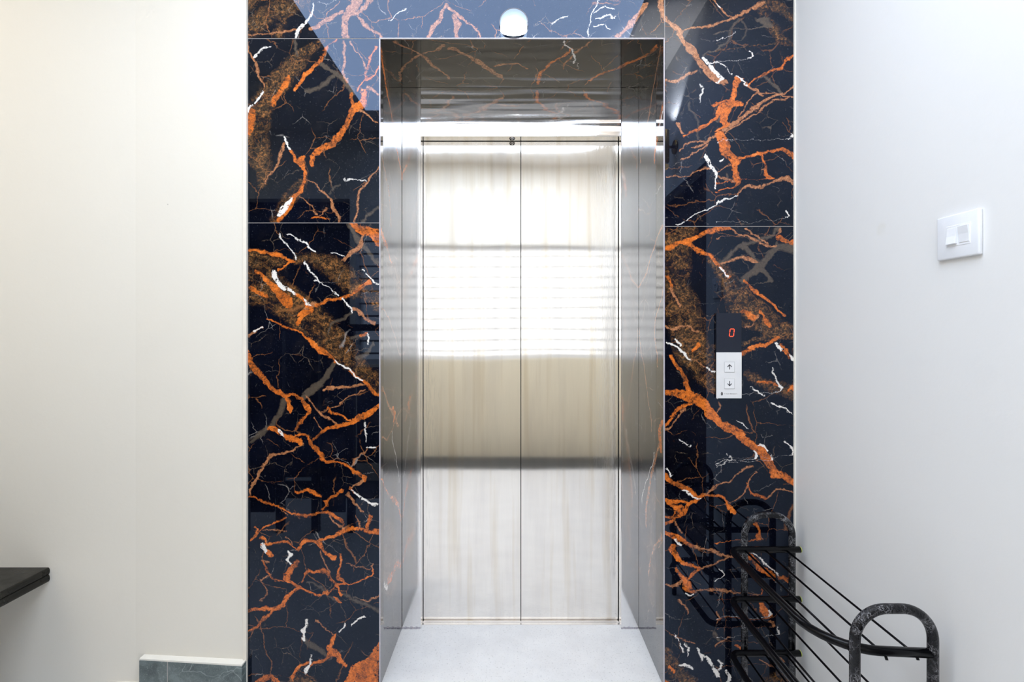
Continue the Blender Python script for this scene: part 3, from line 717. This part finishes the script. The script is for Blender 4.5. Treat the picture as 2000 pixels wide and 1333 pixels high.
M['marble_ll'] = mat_marble('black_gold_marble_left_lower', uv_front, VC, 3, 0.55)
M['marble_ru'] = mat_marble('black_gold_marble_right_upper', uv_front, VD, 4, 0.4)
M['marble_rl'] = mat_marble('black_gold_marble_right_lower', uv_front, VE, 5, 0.5)
M['marble_sl'] = mat_marble('black_gold_marble_left_return', uv_side, VSL, 6, 0.9, 0.3, True)
M['marble_sr'] = mat_marble('black_gold_marble_right_return', uv_side, VSR, 7, 0.9, 0.3, True)
M['marble_s'] = mat_marble('black_gold_marble_soffit', uv_under, VS, 8, 0.9, 0.2, True)

# ------------------------------------------------------------------ setting
def X(px, d=1.533): return (px - 1000) / 880 * d
def Z(py, d=1.533): return 1.21 - (py - 650) / 880 * d
D0 = 1.533; DF = 1.841; DD = 1.888
XL, XR = -0.900, 0.9615          # marble field, left edge / right side wall
OL, OR = X(742), X(1297)         # opening
OT = Z(75)
TH = 0.018

floor = obj('floor', bx(-3.1, 1.2, -0.75, 2.2, -0.06, 0.0), M['floor'])
tag(floor, kind='structure')
ceil = obj('ceiling', bx(-3.1, 1.2, -0.75, 1.75, CEIL_Z, CEIL_Z + 0.06), M['ceiling'])
tag(ceil, kind='structure')

# wall that carries the lift: plaster left of the marble, backing behind the slabs
bm = prism([(-3.0, 1.556), (-1.30, 1.556), (XL, D0 - 0.004), (XL, 1.75), (-3.0, 1.75)], 'z', 0, CEIL_Z)
box(bm, XL, OL - TH - 0.002, D0 + TH, 1.75, 0, CEIL_Z)
box(bm, OR + TH + 0.002, XR + 0.04, D0 + TH, 1.75, 0, CEIL_Z)
box(bm, OL - TH - 0.002, OR + TH + 0.002, D0 + TH, 1.75, OT + TH + 0.002, CEIL_Z)
back = obj('wall_back', bm, M['cream'])
tag(back, kind='structure')

JL, JR = Z(435.5), Z(442.5)
HG = 0.0011
def slab(m, x0, x1, z0, z1):
    return obj('marble_slab', bx(x0 + HG, x1 - HG, D0, D0 + TH, z0 + HG, z1 - HG), m, back, bevel=0.0006, segs=1)
XT = X(1298.5)
slab(M['marble_top'], XL, XT, OT, CEIL_Z)
slab(M['marble_lu'], XL, OL, JL, OT)
slab(M['marble_ll'], XL, OL, 0.001, JL)
slab(M['marble_ru'], XT, XR, JR, CEIL_Z)
slab(M['marble_rl'], XT, XR, 0.001, JR)
# returns and soffit of the recess
obj('marble_slab', bx(OL - TH, OL, D0 + 0.003, DF + 0.03, 0.001, OT), M['marble_sl'], back)
obj('marble_slab', bx(OR, OR + TH, D0 + 0.003, DF + 0.03, 0.001, OT), M['marble_sr'], back)
obj('marble_slab', bx(OL, OR, D0 + 0.003, DF + 0.03, OT, OT + TH), M['marble_s'], back)
# pale joints and polished arrises
def strip(name, m, x0, x1, z0, z1, y0, y1):
    return obj(name, bx(x0, x1, y0, y1, z0, z1), m, back)
strip('joint', M['grout'], XL, OL, OT - HG, OT + HG, D0 + 0.0012, D0 + TH)
strip('joint', M['grout'], XL, OL, JL - HG, JL + HG, D0 + 0.0012, D0 + TH)
strip('joint', M['grout'], XT, XR, JR - HG, JR + HG, D0 + 0.0012, D0 + TH)
strip('joint', M['grout'], XT - HG, XT + HG, OT, CEIL_Z, D0 + 0.0012, D0 + TH)
strip('edge_bead', M['bead'], OL - 0.0022, OL + 0.0012, 0.001, OT, D0 - 0.0008, D0 + 0.004)
strip('edge_bead', M['bead'], OR - 0.0012, OR + 0.0022, 0.001, OT, D0 - 0.0008, D0 + 0.004)
strip('edge_bead', M['bead'], OL - 0.0022, OR + 0.0022, OT - 0.0014, OT + 0.0018, D0 - 0.0008, D0 + 0.004)

# right side wall with a brown door nearer the photographer (out of frame, mirrored in the marble)
DY0, DY1, DH = -0.05, 0.835, 2.06
bm = bx(XR, XR + 0.15, DY1, 1.75, 0, CEIL_Z)
box(bm, XR, XR + 0.15, DY0, DY1, DH, CEIL_Z)
box(bm, XR, XR + 0.15, -0.75, DY0, 0, CEIL_Z)
wr = obj('wall_right', bm, M['white_wall'])
tag(wr, kind='structure')
d2 = tag(empty('door_2', (XR + 0.06, (DY0 + DY1) / 2, 0)), kind='structure')
bm = bx(XR + 0.005, XR + 0.12, DY1 - 0.05, DY1, 0, DH); box(bm, XR + 0.005, XR + 0.12, DY0, DY0 + 0.05, 0, DH)
box(bm, XR + 0.005, XR + 0.12, DY0 + 0.05, DY1 - 0.05, DH - 0.05, DH)
obj('door_frame', bm, M['wood'], d2)
bm = bx(XR + 0.07, XR + 0.11, DY0 + 0.05, DY1 - 0.05, 0.004, DH - 0.05)
box(bm, XR + 0.06, XR + 0.07, DY0 + 0.15, DY1 - 0.15, 0.2, 0.95); box(bm, XR + 0.06, XR + 0.07, DY0 + 0.15, DY1 - 0.15, 1.1, 1.9)
obj('door_leaf', bm, M['wood'], d2)

# wall behind the photographer with the barred window
WX0, WX1, WZ0, WZ1 = -1.28, 0.93, 0.95, 2.06
YB = -0.60
bm = bx(-1.32, WX0, YB - 0.15, YB, 0, CEIL_Z); box(bm, WX1, XR + 0.1, YB - 0.15, YB, 0.95, CEIL_Z)
box(bm, WX0, WX1, YB - 0.15, YB, WZ1, CEIL_Z); box(bm, -3.0, -2.2, YB - 0.15, YB, 0, CEIL_Z)
box(bm, -2.2, -1.32, YB - 0.15, YB, 2.3, CEIL_Z)
wf = obj('wall_front', bm, M['cream']); tag(wf, kind='structure')
obj('lower_wall', bx(WX0, XR, YB - 0.15, YB, 0, WZ0), M['ochre'], wf)
obj('dark_passage', bx(-2.2, -1.32, YB - 0.14, YB - 0.10, 0, 2.3), M['dark_void'], wf)
win = tag(empty('window_1', ((WX0 + WX1) / 2, YB - 0.08, WZ0)), kind='structure')
bm = bx(WX0, WX0 + 0.04, YB - 0.1, YB - 0.04, WZ0, WZ1); box(bm, WX1 - 0.04, WX1, YB - 0.1, YB - 0.04, WZ0, WZ1)
box(bm, WX0 + 0.04, WX1 - 0.04, YB - 0.1, YB - 0.04, WZ0, WZ0 + 0.04); box(bm, WX0 + 0.04, WX1 - 0.04, YB - 0.1, YB - 0.04, WZ1 - 0.04, WZ1)
obj('window_frame', bm, M['window_frame'], win)
for i in range(10):
    z = WZ0 + 0.09 + i * 0.102
    obj('window_bar', tube(bmesh.new(), [(WX0 + 0.03, YB - 0.03, z), (WX1 - 0.03, YB - 0.03, z)], 0.008, 6), M['bars'], win, True)
wl = obj('wall_left', bx(-3.05, -3.0, -0.75, 1.75, 0, CEIL_Z), M['cream']); tag(wl, kind='structure')
t = obj('floor_shade_strip', bx(-3.0, XR, YB, -0.22, 0.0, 0.004), simple('floor_shade_dark', (0.035, 0.04, 0.05), 0.3)); tag(t, kind='structure')  # dark strip stands in for the shade on the floor along this wall

# green skirting tiles with a plaster fillet, on the left
base = tag(empty('baseboard_left', (-1.09, 1.53, 0)), kind='structure')
def ywall(x): return D0 - 0.004 + (XL - x) * (0.031 / 0.40)
def tilt(x0, x1, z0, z1, t0, t1):
    """box following the slightly skewed plaster face"""
    bm = bmesh.new()
    P = [(x0, ywall(x0) - t0), (x1, ywall(x1) - t0), (x1, ywall(x1) - t1), (x0, ywall(x0) - t1)]
    lo = [bm.verts.new((a, b, z0)) for a, b in P]; hi = [bm.verts.new((a, b, z1)) for a, b in P]
    bm.faces.new(lo); bm.faces.new(hi[::-1])
    for i in range(4): bm.faces.new((lo[i], lo[(i+1) % 4], hi[(i+1) % 4], hi[i]))
    return bm
sx0, sx1, sx2 = -1.268, -1.166, XL - 0.002
obj('skirting_tile', tilt(sx0, sx1 - 0.001, 0.0, 0.094, 0.026, -0.004), M['green_stone'], base, bevel=0.0008, segs=1)
obj('skirting_tile', tilt(sx1 + 0.001, sx2, 0.0, 0.094, 0.026, -0.004), M['green_stone'], base, bevel=0.0008, segs=1)
obj('tile_joint', tilt(sx1 - 0.001, sx1 + 0.001, 0.0, 0.094, 0.0252, 0.012), M['grout'], base)
obj('plaster_fillet', tilt(sx0, sx2, 0.0945, 0.100, 0.0245, -0.01), simple('white_plaster_fillet', (0.86, 0.84, 0.78), 0.6), base)
t = obj('trim_1', tilt(-1.535, -1.285, 0.0, 0.006, 0.012, -0.01), M['cream']); tag(t, kind='structure')
# plaster bead down the marble's left edge
obj('plaster_bead', bx(XL - 0.010, XL + 0.0015, D0 - 0.009, D0 + 0.006, 0.10, CEIL_Z), simple('rough_plaster_bead', (0.84, 0.79, 0.70), 0.7), back)
obj('plaster_bead', bx(XR - 0.004, XR, D0 - 0.006, D0, 0.001, CEIL_Z), M['cream'], back)

# ------------------------------------------------------------------ lift doorway
door = empty('door_1', ((OL + OR) / 2, DF, 0))
tag(door, 'stainless steel two-panel elevator door in a polished recessed frame', 'elevator door', kind='structure')
FX0, FX1 = X(822, DF), X(1213, DF); FT = Z(266.5, DF)
HT = 0.03
obj('frame_header', bx(FX0, FX1, DF, DD + 0.012, FT, OT), M['header_steel'], door, bevel=0.0008, segs=1)
for a, b in ((OL, FX0), (FX1, OR)):
    obj('frame_jamb', bx(a + 0.0005, b, DF - 0.001, DD + 0.012, 0.004, OT - 0.0005), M['frame_steel'], door, bevel=0.0008, segs=1)
XS = X(1017.3, DD)
PT = Z(280, DD); PB = Z(1215, DD)
obj('door_panel', bx(FX0 - 0.01, XS - 0.0016, DD, DD + 0.03, PB, PT + 0.03), M['door_steel'], door)
obj('door_panel', bx(XS + 0.0016, FX1 + 0.01, DD, DD + 0.03, PB, PT + 0.03), M['door_steel'], door)
obj('panel_gap', bx(FX0 - 0.01, FX1 + 0.01, DD + 0.031, DD + 0.034, 0, OT), M['dark_gap'], door)
obj('header_gap', bx(FX0, FX1, DD - 0.0040, DD - 0.0005, FT - 0.0008, FT + 0.0006), M['dark_gap'], door)
# side gaps between panel and jamb
for a in (FX0, FX1):
    s = 1 if a < 0 else -1
    obj('side_gap', bx(min(a, a + s*0.0014), max(a, a + s*0.0014), DD - 0.0026, DD - 0.0003, PB, FT), M['dark_gap'], door)
bm = bx(FX0, FX1, DF + 0.022, DD + 0.03, -0.004, 0.0018)
box(bm, FX0, FX1, DD - 0.010, DD - 0.006, 0.0018, 0.006)
obj('sill', bm, M['sill_steel'], door)
# round release lock in the underside of the header, three-cornered key hole
lx, ly = X(1000.3, 1.862), 1.864
lock = obj('release_lock', lathe(bmesh.new(), [(0.0125, 0), (0.0125, -0.0025), (0.0115, -0.0032)], (lx, ly, FT), 'z', 28, 1, 0.95), M['sill_steel'], door, True)
bm = lathe(bmesh.new(), [(0.0098, 0), (0.0098, -0.0006)], (lx, ly, FT - 0.0031), 'z', 28, 1, 0.9)
obj('key_hole', bm, M['dark_gap'], lock)
bm = lathe(bmesh.new(), [(0.0062, 0), (0.0056, -0.001)], (lx, ly + 0.001, FT - 0.0036), 'z', 3, 1, 0.9)
obj('key_stud', bm, M['sill_steel'], lock)
# torn sealant at the jamb feet
rnd = random.Random(4)
for a, b in ((OL, FX0), (FX1, OR)):
    bm = bmesh.new(); x = a
    while x < b - 0.004:
        w = rnd.uniform(0.004, 0.012); w = min(w, b - x)
        box(bm, x, x + w * 0.8, DF - rnd.uniform(0.002, 0.005), DF, 0.0005, rnd.uniform(0.003, 0.007)); x += w
    o = obj('sealant', bm, M['bead'], door); o['kind'] = 'stuff'

# ------------------------------------------------------------------ wall lamp over the doorway
lc = (X(1003.5, 1.51), 0, 0)
zc = 2.2605
lamp = empty('wall_lamp', (lc[0], D0, zc))
tag(lamp, 'small round white wall lamp glowing on the marble above the elevator', 'lamp')
obj('lamp_base', lathe(bmesh.new(), [(0.0468, -0.0002), (0.0468, -0.008), (0.044, -0.011)], (lc[0], D0, zc), 'y', 40), M['lamp_base'], lamp, True)
obj('rim_shade_line', tube(bmesh.new(), [(lc[0] + 0.0472 * math.cos(a * math.pi / 24), D0 - 0.009, zc + 0.0472 * math.sin(a * math.pi / 24)) for a in range(49)], 0.0015, 6), M['bars'], lamp, True)  # dark ring drawn in for the shaded gap around the lamp rim
bm = bmesh.new()
# opal bowl hanging low on its ring: domed above, nearly flat below
n1, n2 = 14, 40
rings = []
zb_ = 2.2345
for i in range(n1 + 1):
    t = i / n1 * math.pi / 2
    rr = max(math.cos(t), 0) ** 0.5; dd = math.sin(t)
    ring = []
    for j in range(n2):
        a = 2 * math.pi * j / n2
        cx, cz = math.cos(a), math.sin(a)
        if cz < 0:
            cx = math.copysign(abs(cx) ** 0.75, cx); cz = -abs(cz) ** 0.75
        ring.append(bm.verts.new((lc[0] + 0.0450 * rr * cx, D0 - 0.010 - 0.034 * dd, zb_ + cz * (0.036 if cz > 0 else 0.020) * rr)))
    rings.append(ring)
for a, b in zip(rings, rings[1:]):
    for j in range(n2): bm.faces.new((a[j], a[(j+1) % n2], b[(j+1) % n2], b[j]))
bm.faces.new(rings[0][::-1]); bmesh.ops.remove_doubles(bm, verts=bm.verts[:], dist=1e-5)
obj('diffuser', bm, M['lamp_glow'], lamp, True)

# ------------------------------------------------------------------ call panel
DPN = D0 - 0.010
px0, px1 = X(1399.5, DPN), X(1448.5, DPN)
pt, pm, pb = Z(612, DPN), Z(688.5, DPN), Z(778.5, DPN)
cp = empty('call_panel', ((px0 + px1) / 2, D0, pb))
tag(cp, 'elevator call panel with red 0 display and up and down arrow buttons', 'call panel')
obj('housing', bx(px0 + 0.001, px1 - 0.001, DPN + 0.002, D0 - 0.0002, pb + 0.001, pt - 0.001), M['black_side'], cp)
disp = obj('display', bx(px0, px1, DPN, DPN + 0.004, pm, pt), M['display'], cp, bevel=0.0008)
plate = obj('faceplate', bx(px0, px1, DPN - 0.0006, DPN + 0.004, pb, pm - 0.0004), M['panel_white'], cp, bevel=0.0006)
def ZP(y): return Z(y, DPN)
def XP(x): return X(x, DPN)
# seven-segment 0, slightly slanted
bm = bmesh.new()
yy = DPN - 0.0004
def seg(x0, z0, x1, z1, w=0.0011):
    d = Vector((x1 - x0, 0, z1 - z0)); L = d.length; d.normalize(); nrm = Vector((-d.z, 0, d.x))
    p = [Vector((x0, yy, z0)), Vector((x0, yy, z0)) + d * w + nrm * w, Vector((x1, yy, z1)) - d * w + nrm * w,
         Vector((x1, yy, z1)), Vector((x1, yy, z1)) - d * w - nrm * w, Vector((x0, yy, z0)) + d * w - nrm * w]
    A = [bm.verts.new(q) for q in p]; B = [bm.verts.new(q + Vector((0, 0.0003, 0))) for q in p]
    bm.faces.new(A); bm.faces.new(B[::-1])
    for i in range(6): bm.faces.new((A[i], A[(i+1) % 6], B[(i+1) % 6], B[i]))
g = 0.4
tl, tr = (1426.0, 643), (1434.2, 643); ml, mr = (1425.2, 650.3), (1433.4, 650.3); bl, br = (1424.4, 657.5), (1432.6, 657.5)
for a, b in ((tl, tr), (tr, mr), (mr, br), (br, bl), (bl, ml), (ml, tl)):
    va, vb = Vector(a), Vector(b); dv = (vb - va).normalized() * g
    va += dv; vb -= dv
    seg(XP(va.x), ZP(va.y), XP(vb.x), ZP(vb.y))
obj('digit', bm, M['led'], disp)
def arrow(bm, cx, cy, s, up):
    y0 = DPN - 0.0024
    def q(dx, dy): return (XP(cx + dx), y0, ZP(cy + dy * up))
    for poly in ([(-.7, -3.8), (.7, -3.8), (.7, 5), (-.7, 5)], [(0, -5.4), (4.6, -.6), (3.6, .6), (0, -3.2), (-3.6, .6), (-4.6, -.6)]):
        A = [bm.verts.new(q(a * s, b * s)) for a, b in poly]
        B = [bm.verts.new((v.co.x, y0 + 0.0003, v.co.z)) for v in A]
        bm.faces.new(A); bm.faces.new(B[::-1]); n = len(A)
        for i in range(n): bm.faces.new((A[i], A[(i+1) % n], B[(i+1) % n], B[i]))
for cy, up in ((717.5, 1), (750, -1)):
    b = obj('button', bx(XP(1415), XP(1434), DPN - 0.0021, DPN, ZP(cy + 9.5), ZP(cy - 9.5)), M['button'], cp, bevel=0.0005)
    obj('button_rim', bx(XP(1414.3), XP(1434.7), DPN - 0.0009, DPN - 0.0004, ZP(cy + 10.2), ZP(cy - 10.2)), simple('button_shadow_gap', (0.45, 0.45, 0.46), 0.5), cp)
    bm = bmesh.new(); arrow(bm, 1424.5, cy - 0.5, 1.0, up)
    obj('arrow', bm, M['print'], b)
def text(body, x, z, size, m, parent, y):
    c = bpy.data.curves.new('lettering', 'FONT'); c.body = body; c.size = size; c.extrude = 0.0001
    c.align_x = 'LEFT'; c.align_y = 'CENTER'
    o = bpy.data.objects.new('lettering', c); c.materials.append(m)
    o.rotation_euler = (math.radians(90), 0, 0)
    me = bpy.data.meshes.new_from_object(o)
    bpy.data.objects.remove(o)
    o = bpy.data.objects.new('lettering', me)
    o.rotation_euler = (math.radians(90), 0, 0)
    lnk(o, parent); o.location = Vector((x, y, z)) - world_loc(parent)
    return o
text('V Tech Elevators', XP(1413.5), ZP(769.6), 0.0066, M['print_grey'], plate, DPN - 0.0008)
bm = lathe(bmesh.new(), [(0.0042, 0), (0.0042, -0.0003)], (XP(1409.7), DPN - 0.0006, ZP(769.6)), 'y', 16, 0.85, 1.35)
lg = obj('emblem', bm, M['print'], plate)
bm = lathe(bmesh.new(), [(0.0022, 0), (0.0022, -0.0003)], (XP(1409.7), DPN - 0.0009, ZP(769.6)), 'y', 12, 0.8, 1.4)
obj('emblem_core', bm, M['print_grey'], plate)

# ------------------------------------------------------------------ light switch on the right wall
def YW(px, x=XR): return 880 * x / (px - 1000)
sy0, sy1 = 0.919, 1.011; sz0, sz1 = 1.370, 1.465
sw = empty('light_switch', (XR, (sy0 + sy1) / 2, (sz0 + sz1) / 2))
tag(sw, 'white square two-rocker light switch on the white right wall', 'switch')
obj('plate', bx(XR - 0.009, XR - 0.0001, sy0, sy1, sz0, sz1), M['white_plastic'], sw, True, bevel=0.003, segs=3)
obj('insert', bx(XR - 0.0098, XR - 0.006, 0.9355, 0.9875, 1.396, 1.441), M['white_plastic'], sw, bevel=0.0006, segs=1)
for k, (a, b) in enumerate(((0.9375, 0.9590), (0.9635, 0.9850))):
    hi, lo = (0.0145, 0.0108) if k == 0 else (0.0105, 0.0150)
    bm = prism([(XR - 0.008, 1.400), (XR - lo, 1.401), (XR - 0.0118, 1.4185), (XR - hi, 1.436), (XR - 0.008, 1.437)], 'y', a, b)
    obj('rocker', bm, M['white_plastic'], sw, bevel=0.0006, segs=1)
# ------------------------------------------------------------------ shoe rack
RK = 'shoe_rack'
rk = empty(RK, (0.84, 1.22, 0))
tag(rk, 'black tubular metal shoe rack partly unpacked, standing against the right wall', 'shoe rack')
R = 0.0105
def loop(y, xa, xb, zt):
    pts = rounded([(xa, y, 0.001), (xa, y, zt), (xb, y, zt), (xb, y, 0.001)], (0.068, 0.068), 12)
    # more points along the legs so the film's crinkle shades evenly
    return obj('end_frame', tube(bmesh.new(), pts, R, 16), M['wrap'], rk, True)
yb, yf = 1.478, 0.985
loop(yb, X(1454, yb), X(1547, yb), Z(1006, yb))
loop(yf, X(1669.5, yf), X(1822, yf), Z(1189.5, yf))
tz = [Z(1073.5, 1.462), Z(1170.5, 1.462), Z(1276, 1.462)]
tzf = [Z(1277, yf), Z(1277, yf) - 0.165, Z(1277, yf) - 0.343]
for i in range(3):
    za, zb = tz[i], tzf[i]
    yr = yb - 0.018
    pts = [(X(1562, yr), yr, za), (X(1437, yr) - 0.008, yr, za)]
    xl = 0.700
    path = rounded([(X(1562, yr), yr, za), (xl + 0.008, yr, za), (xl, 1.33, za + (zb - za) * 0.3), (xl, 1.0, zb), (0.925, yf, zb)], (0.028, 0.10, 0.11), 8)
    shelf = obj('shelf_tube', tube(bmesh.new(), path, 0.0100, 12), M['black_metal'], rk, True)
    obj('end_plug', tube(bmesh.new(), [(X(1562, yr) - 0.002, yr, za), (X(1563.5, yr), yr, za)], 0.0094, 12), M['rubber_end'], shelf, True)
    for xw in (0.752, 0.818, 0.886):
        p = [(xw, yr - 0.004, za - 0.0005), (xw, yf + 0.002, zb - 0.006), (xw, yf - 0.002, zb - 0.0135)]
        obj('shelf_wire', tube(bmesh.new(), p, 0.0030, 8), M['black_metal'], rk, True)

# ------------------------------------------------------------------ stone counter at the left edge
ct = empty('counter', (-2.1, 1.3, 0))
tag(ct, 'low dark granite bench top with laminated edge, cut off at the left', 'bench')
def bench_prof(x1, z0, z1):
    r = (z1 - z0) / 2
    pts = [(-2.6, z0)] 
    for k in range(9):
        a = -math.pi / 2 + math.pi * k / 8
        pts.append((x1 - r * 0.45 + r * 0.45 * math.cos(a), (z0 + z1) / 2 + r * math.sin(a)))
    pts.append((-2.6, z1))
    return pts
zt = Z(1109, 1.5555); xe = X(97.5, 1.5555)
obj('top_slab', prism(bench_prof(xe, zt - 0.024, zt), 'y', 0.86, 1.5555), M['black_granite'], ct)
obj('edge_slab', prism(bench_prof(xe, zt - 0.049, zt - 0.0242), 'y', 0.86, 1.5555), M['black_granite'], ct)
obj('support', bx(-2.5, -2.2, 0.95, 1.55, 0, zt - 0.049), M['cream'], ct)

# ------------------------------------------------------------------ what the polished stone and steel mirror
cl = empty('ceiling_light', (-0.21, 0.41, CEIL_Z))
tag(cl, 'large square white LED ceiling panel, seen only as a glare in the marble', 'lamp')
bm = bx(-1.08, 0.66, -0.22, 1.04, CEIL_Z - 0.026, CEIL_Z - 0.0005)
obj('panel_tray', bm, M['led_panel'], cl)

sc = empty('wall_sconce', (XR, 0.42, 2.30))
tag(sc, 'brass up-and-down wall sconce mirrored in the right marble', 'lamp')
obj('bracket', lathe(bmesh.new(), [(0.04, 0), (0.038, -0.012)], (XR - 0.0002, 0.42, 2.30), 'x', 24), M['brass'], sc, True)
obj('arm', tube(bmesh.new(), [(XR - 0.01, 0.42, 2.30), (XR - 0.06, 0.42, 2.30)], 0.008), M['brass'], sc, True)
obj('shade', lathe(bmesh.new(), [(0.036, -0.09), (0.036, 0.09)], (XR - 0.075, 0.42, 2.30), 'z', 24), M['brass'], sc, True)
obj('glass', lathe(bmesh.new(), [(0.028, -0.02), (0.034, 0.0)], (XR - 0.075, 0.42, 2.19), 'z', 24), M['amber'], sc, True)
for s in (1, -1):
    l = bpy.data.lights.new('sconce_beam', 'SPOT'); l.energy = 60; l.color = (1.0, 0.86, 0.72)
    l.spot_size = math.radians(95); l.spot_blend = 0.25; l.shadow_soft_size = 0.02
    o = bpy.data.objects.new('sconce_beam', l); lnk(o, sc)
    o.location = (-0.075, 0, 0.10 * s); o.rotation_euler = (math.pi if s > 0 else 0, 0, 0)

gt = empty('stair_railing', (-1.2, 0.33, 0))
tag(gt, 'dark metal stair railing with infill panels, mirrored in the left marble', 'railing')
for i in range(5):
    x = -1.62 + i * 0.215
    obj('post', bx(x - 0.02, x + 0.02, 0.31, 0.35, 0, 1.22), M['gate'], gt)
obj('handrail', bx(-1.66, -0.74, 0.30, 0.36, 1.22, 1.26), M['gate'], gt)
for i in range(4):
    x = -1.62 + i * 0.215
    obj('infill_panel', bx(x + 0.035, x + 0.18, 0.325, 0.335, 0.12 + 0.3 * (i % 2), 1.0), M['gate'], gt)
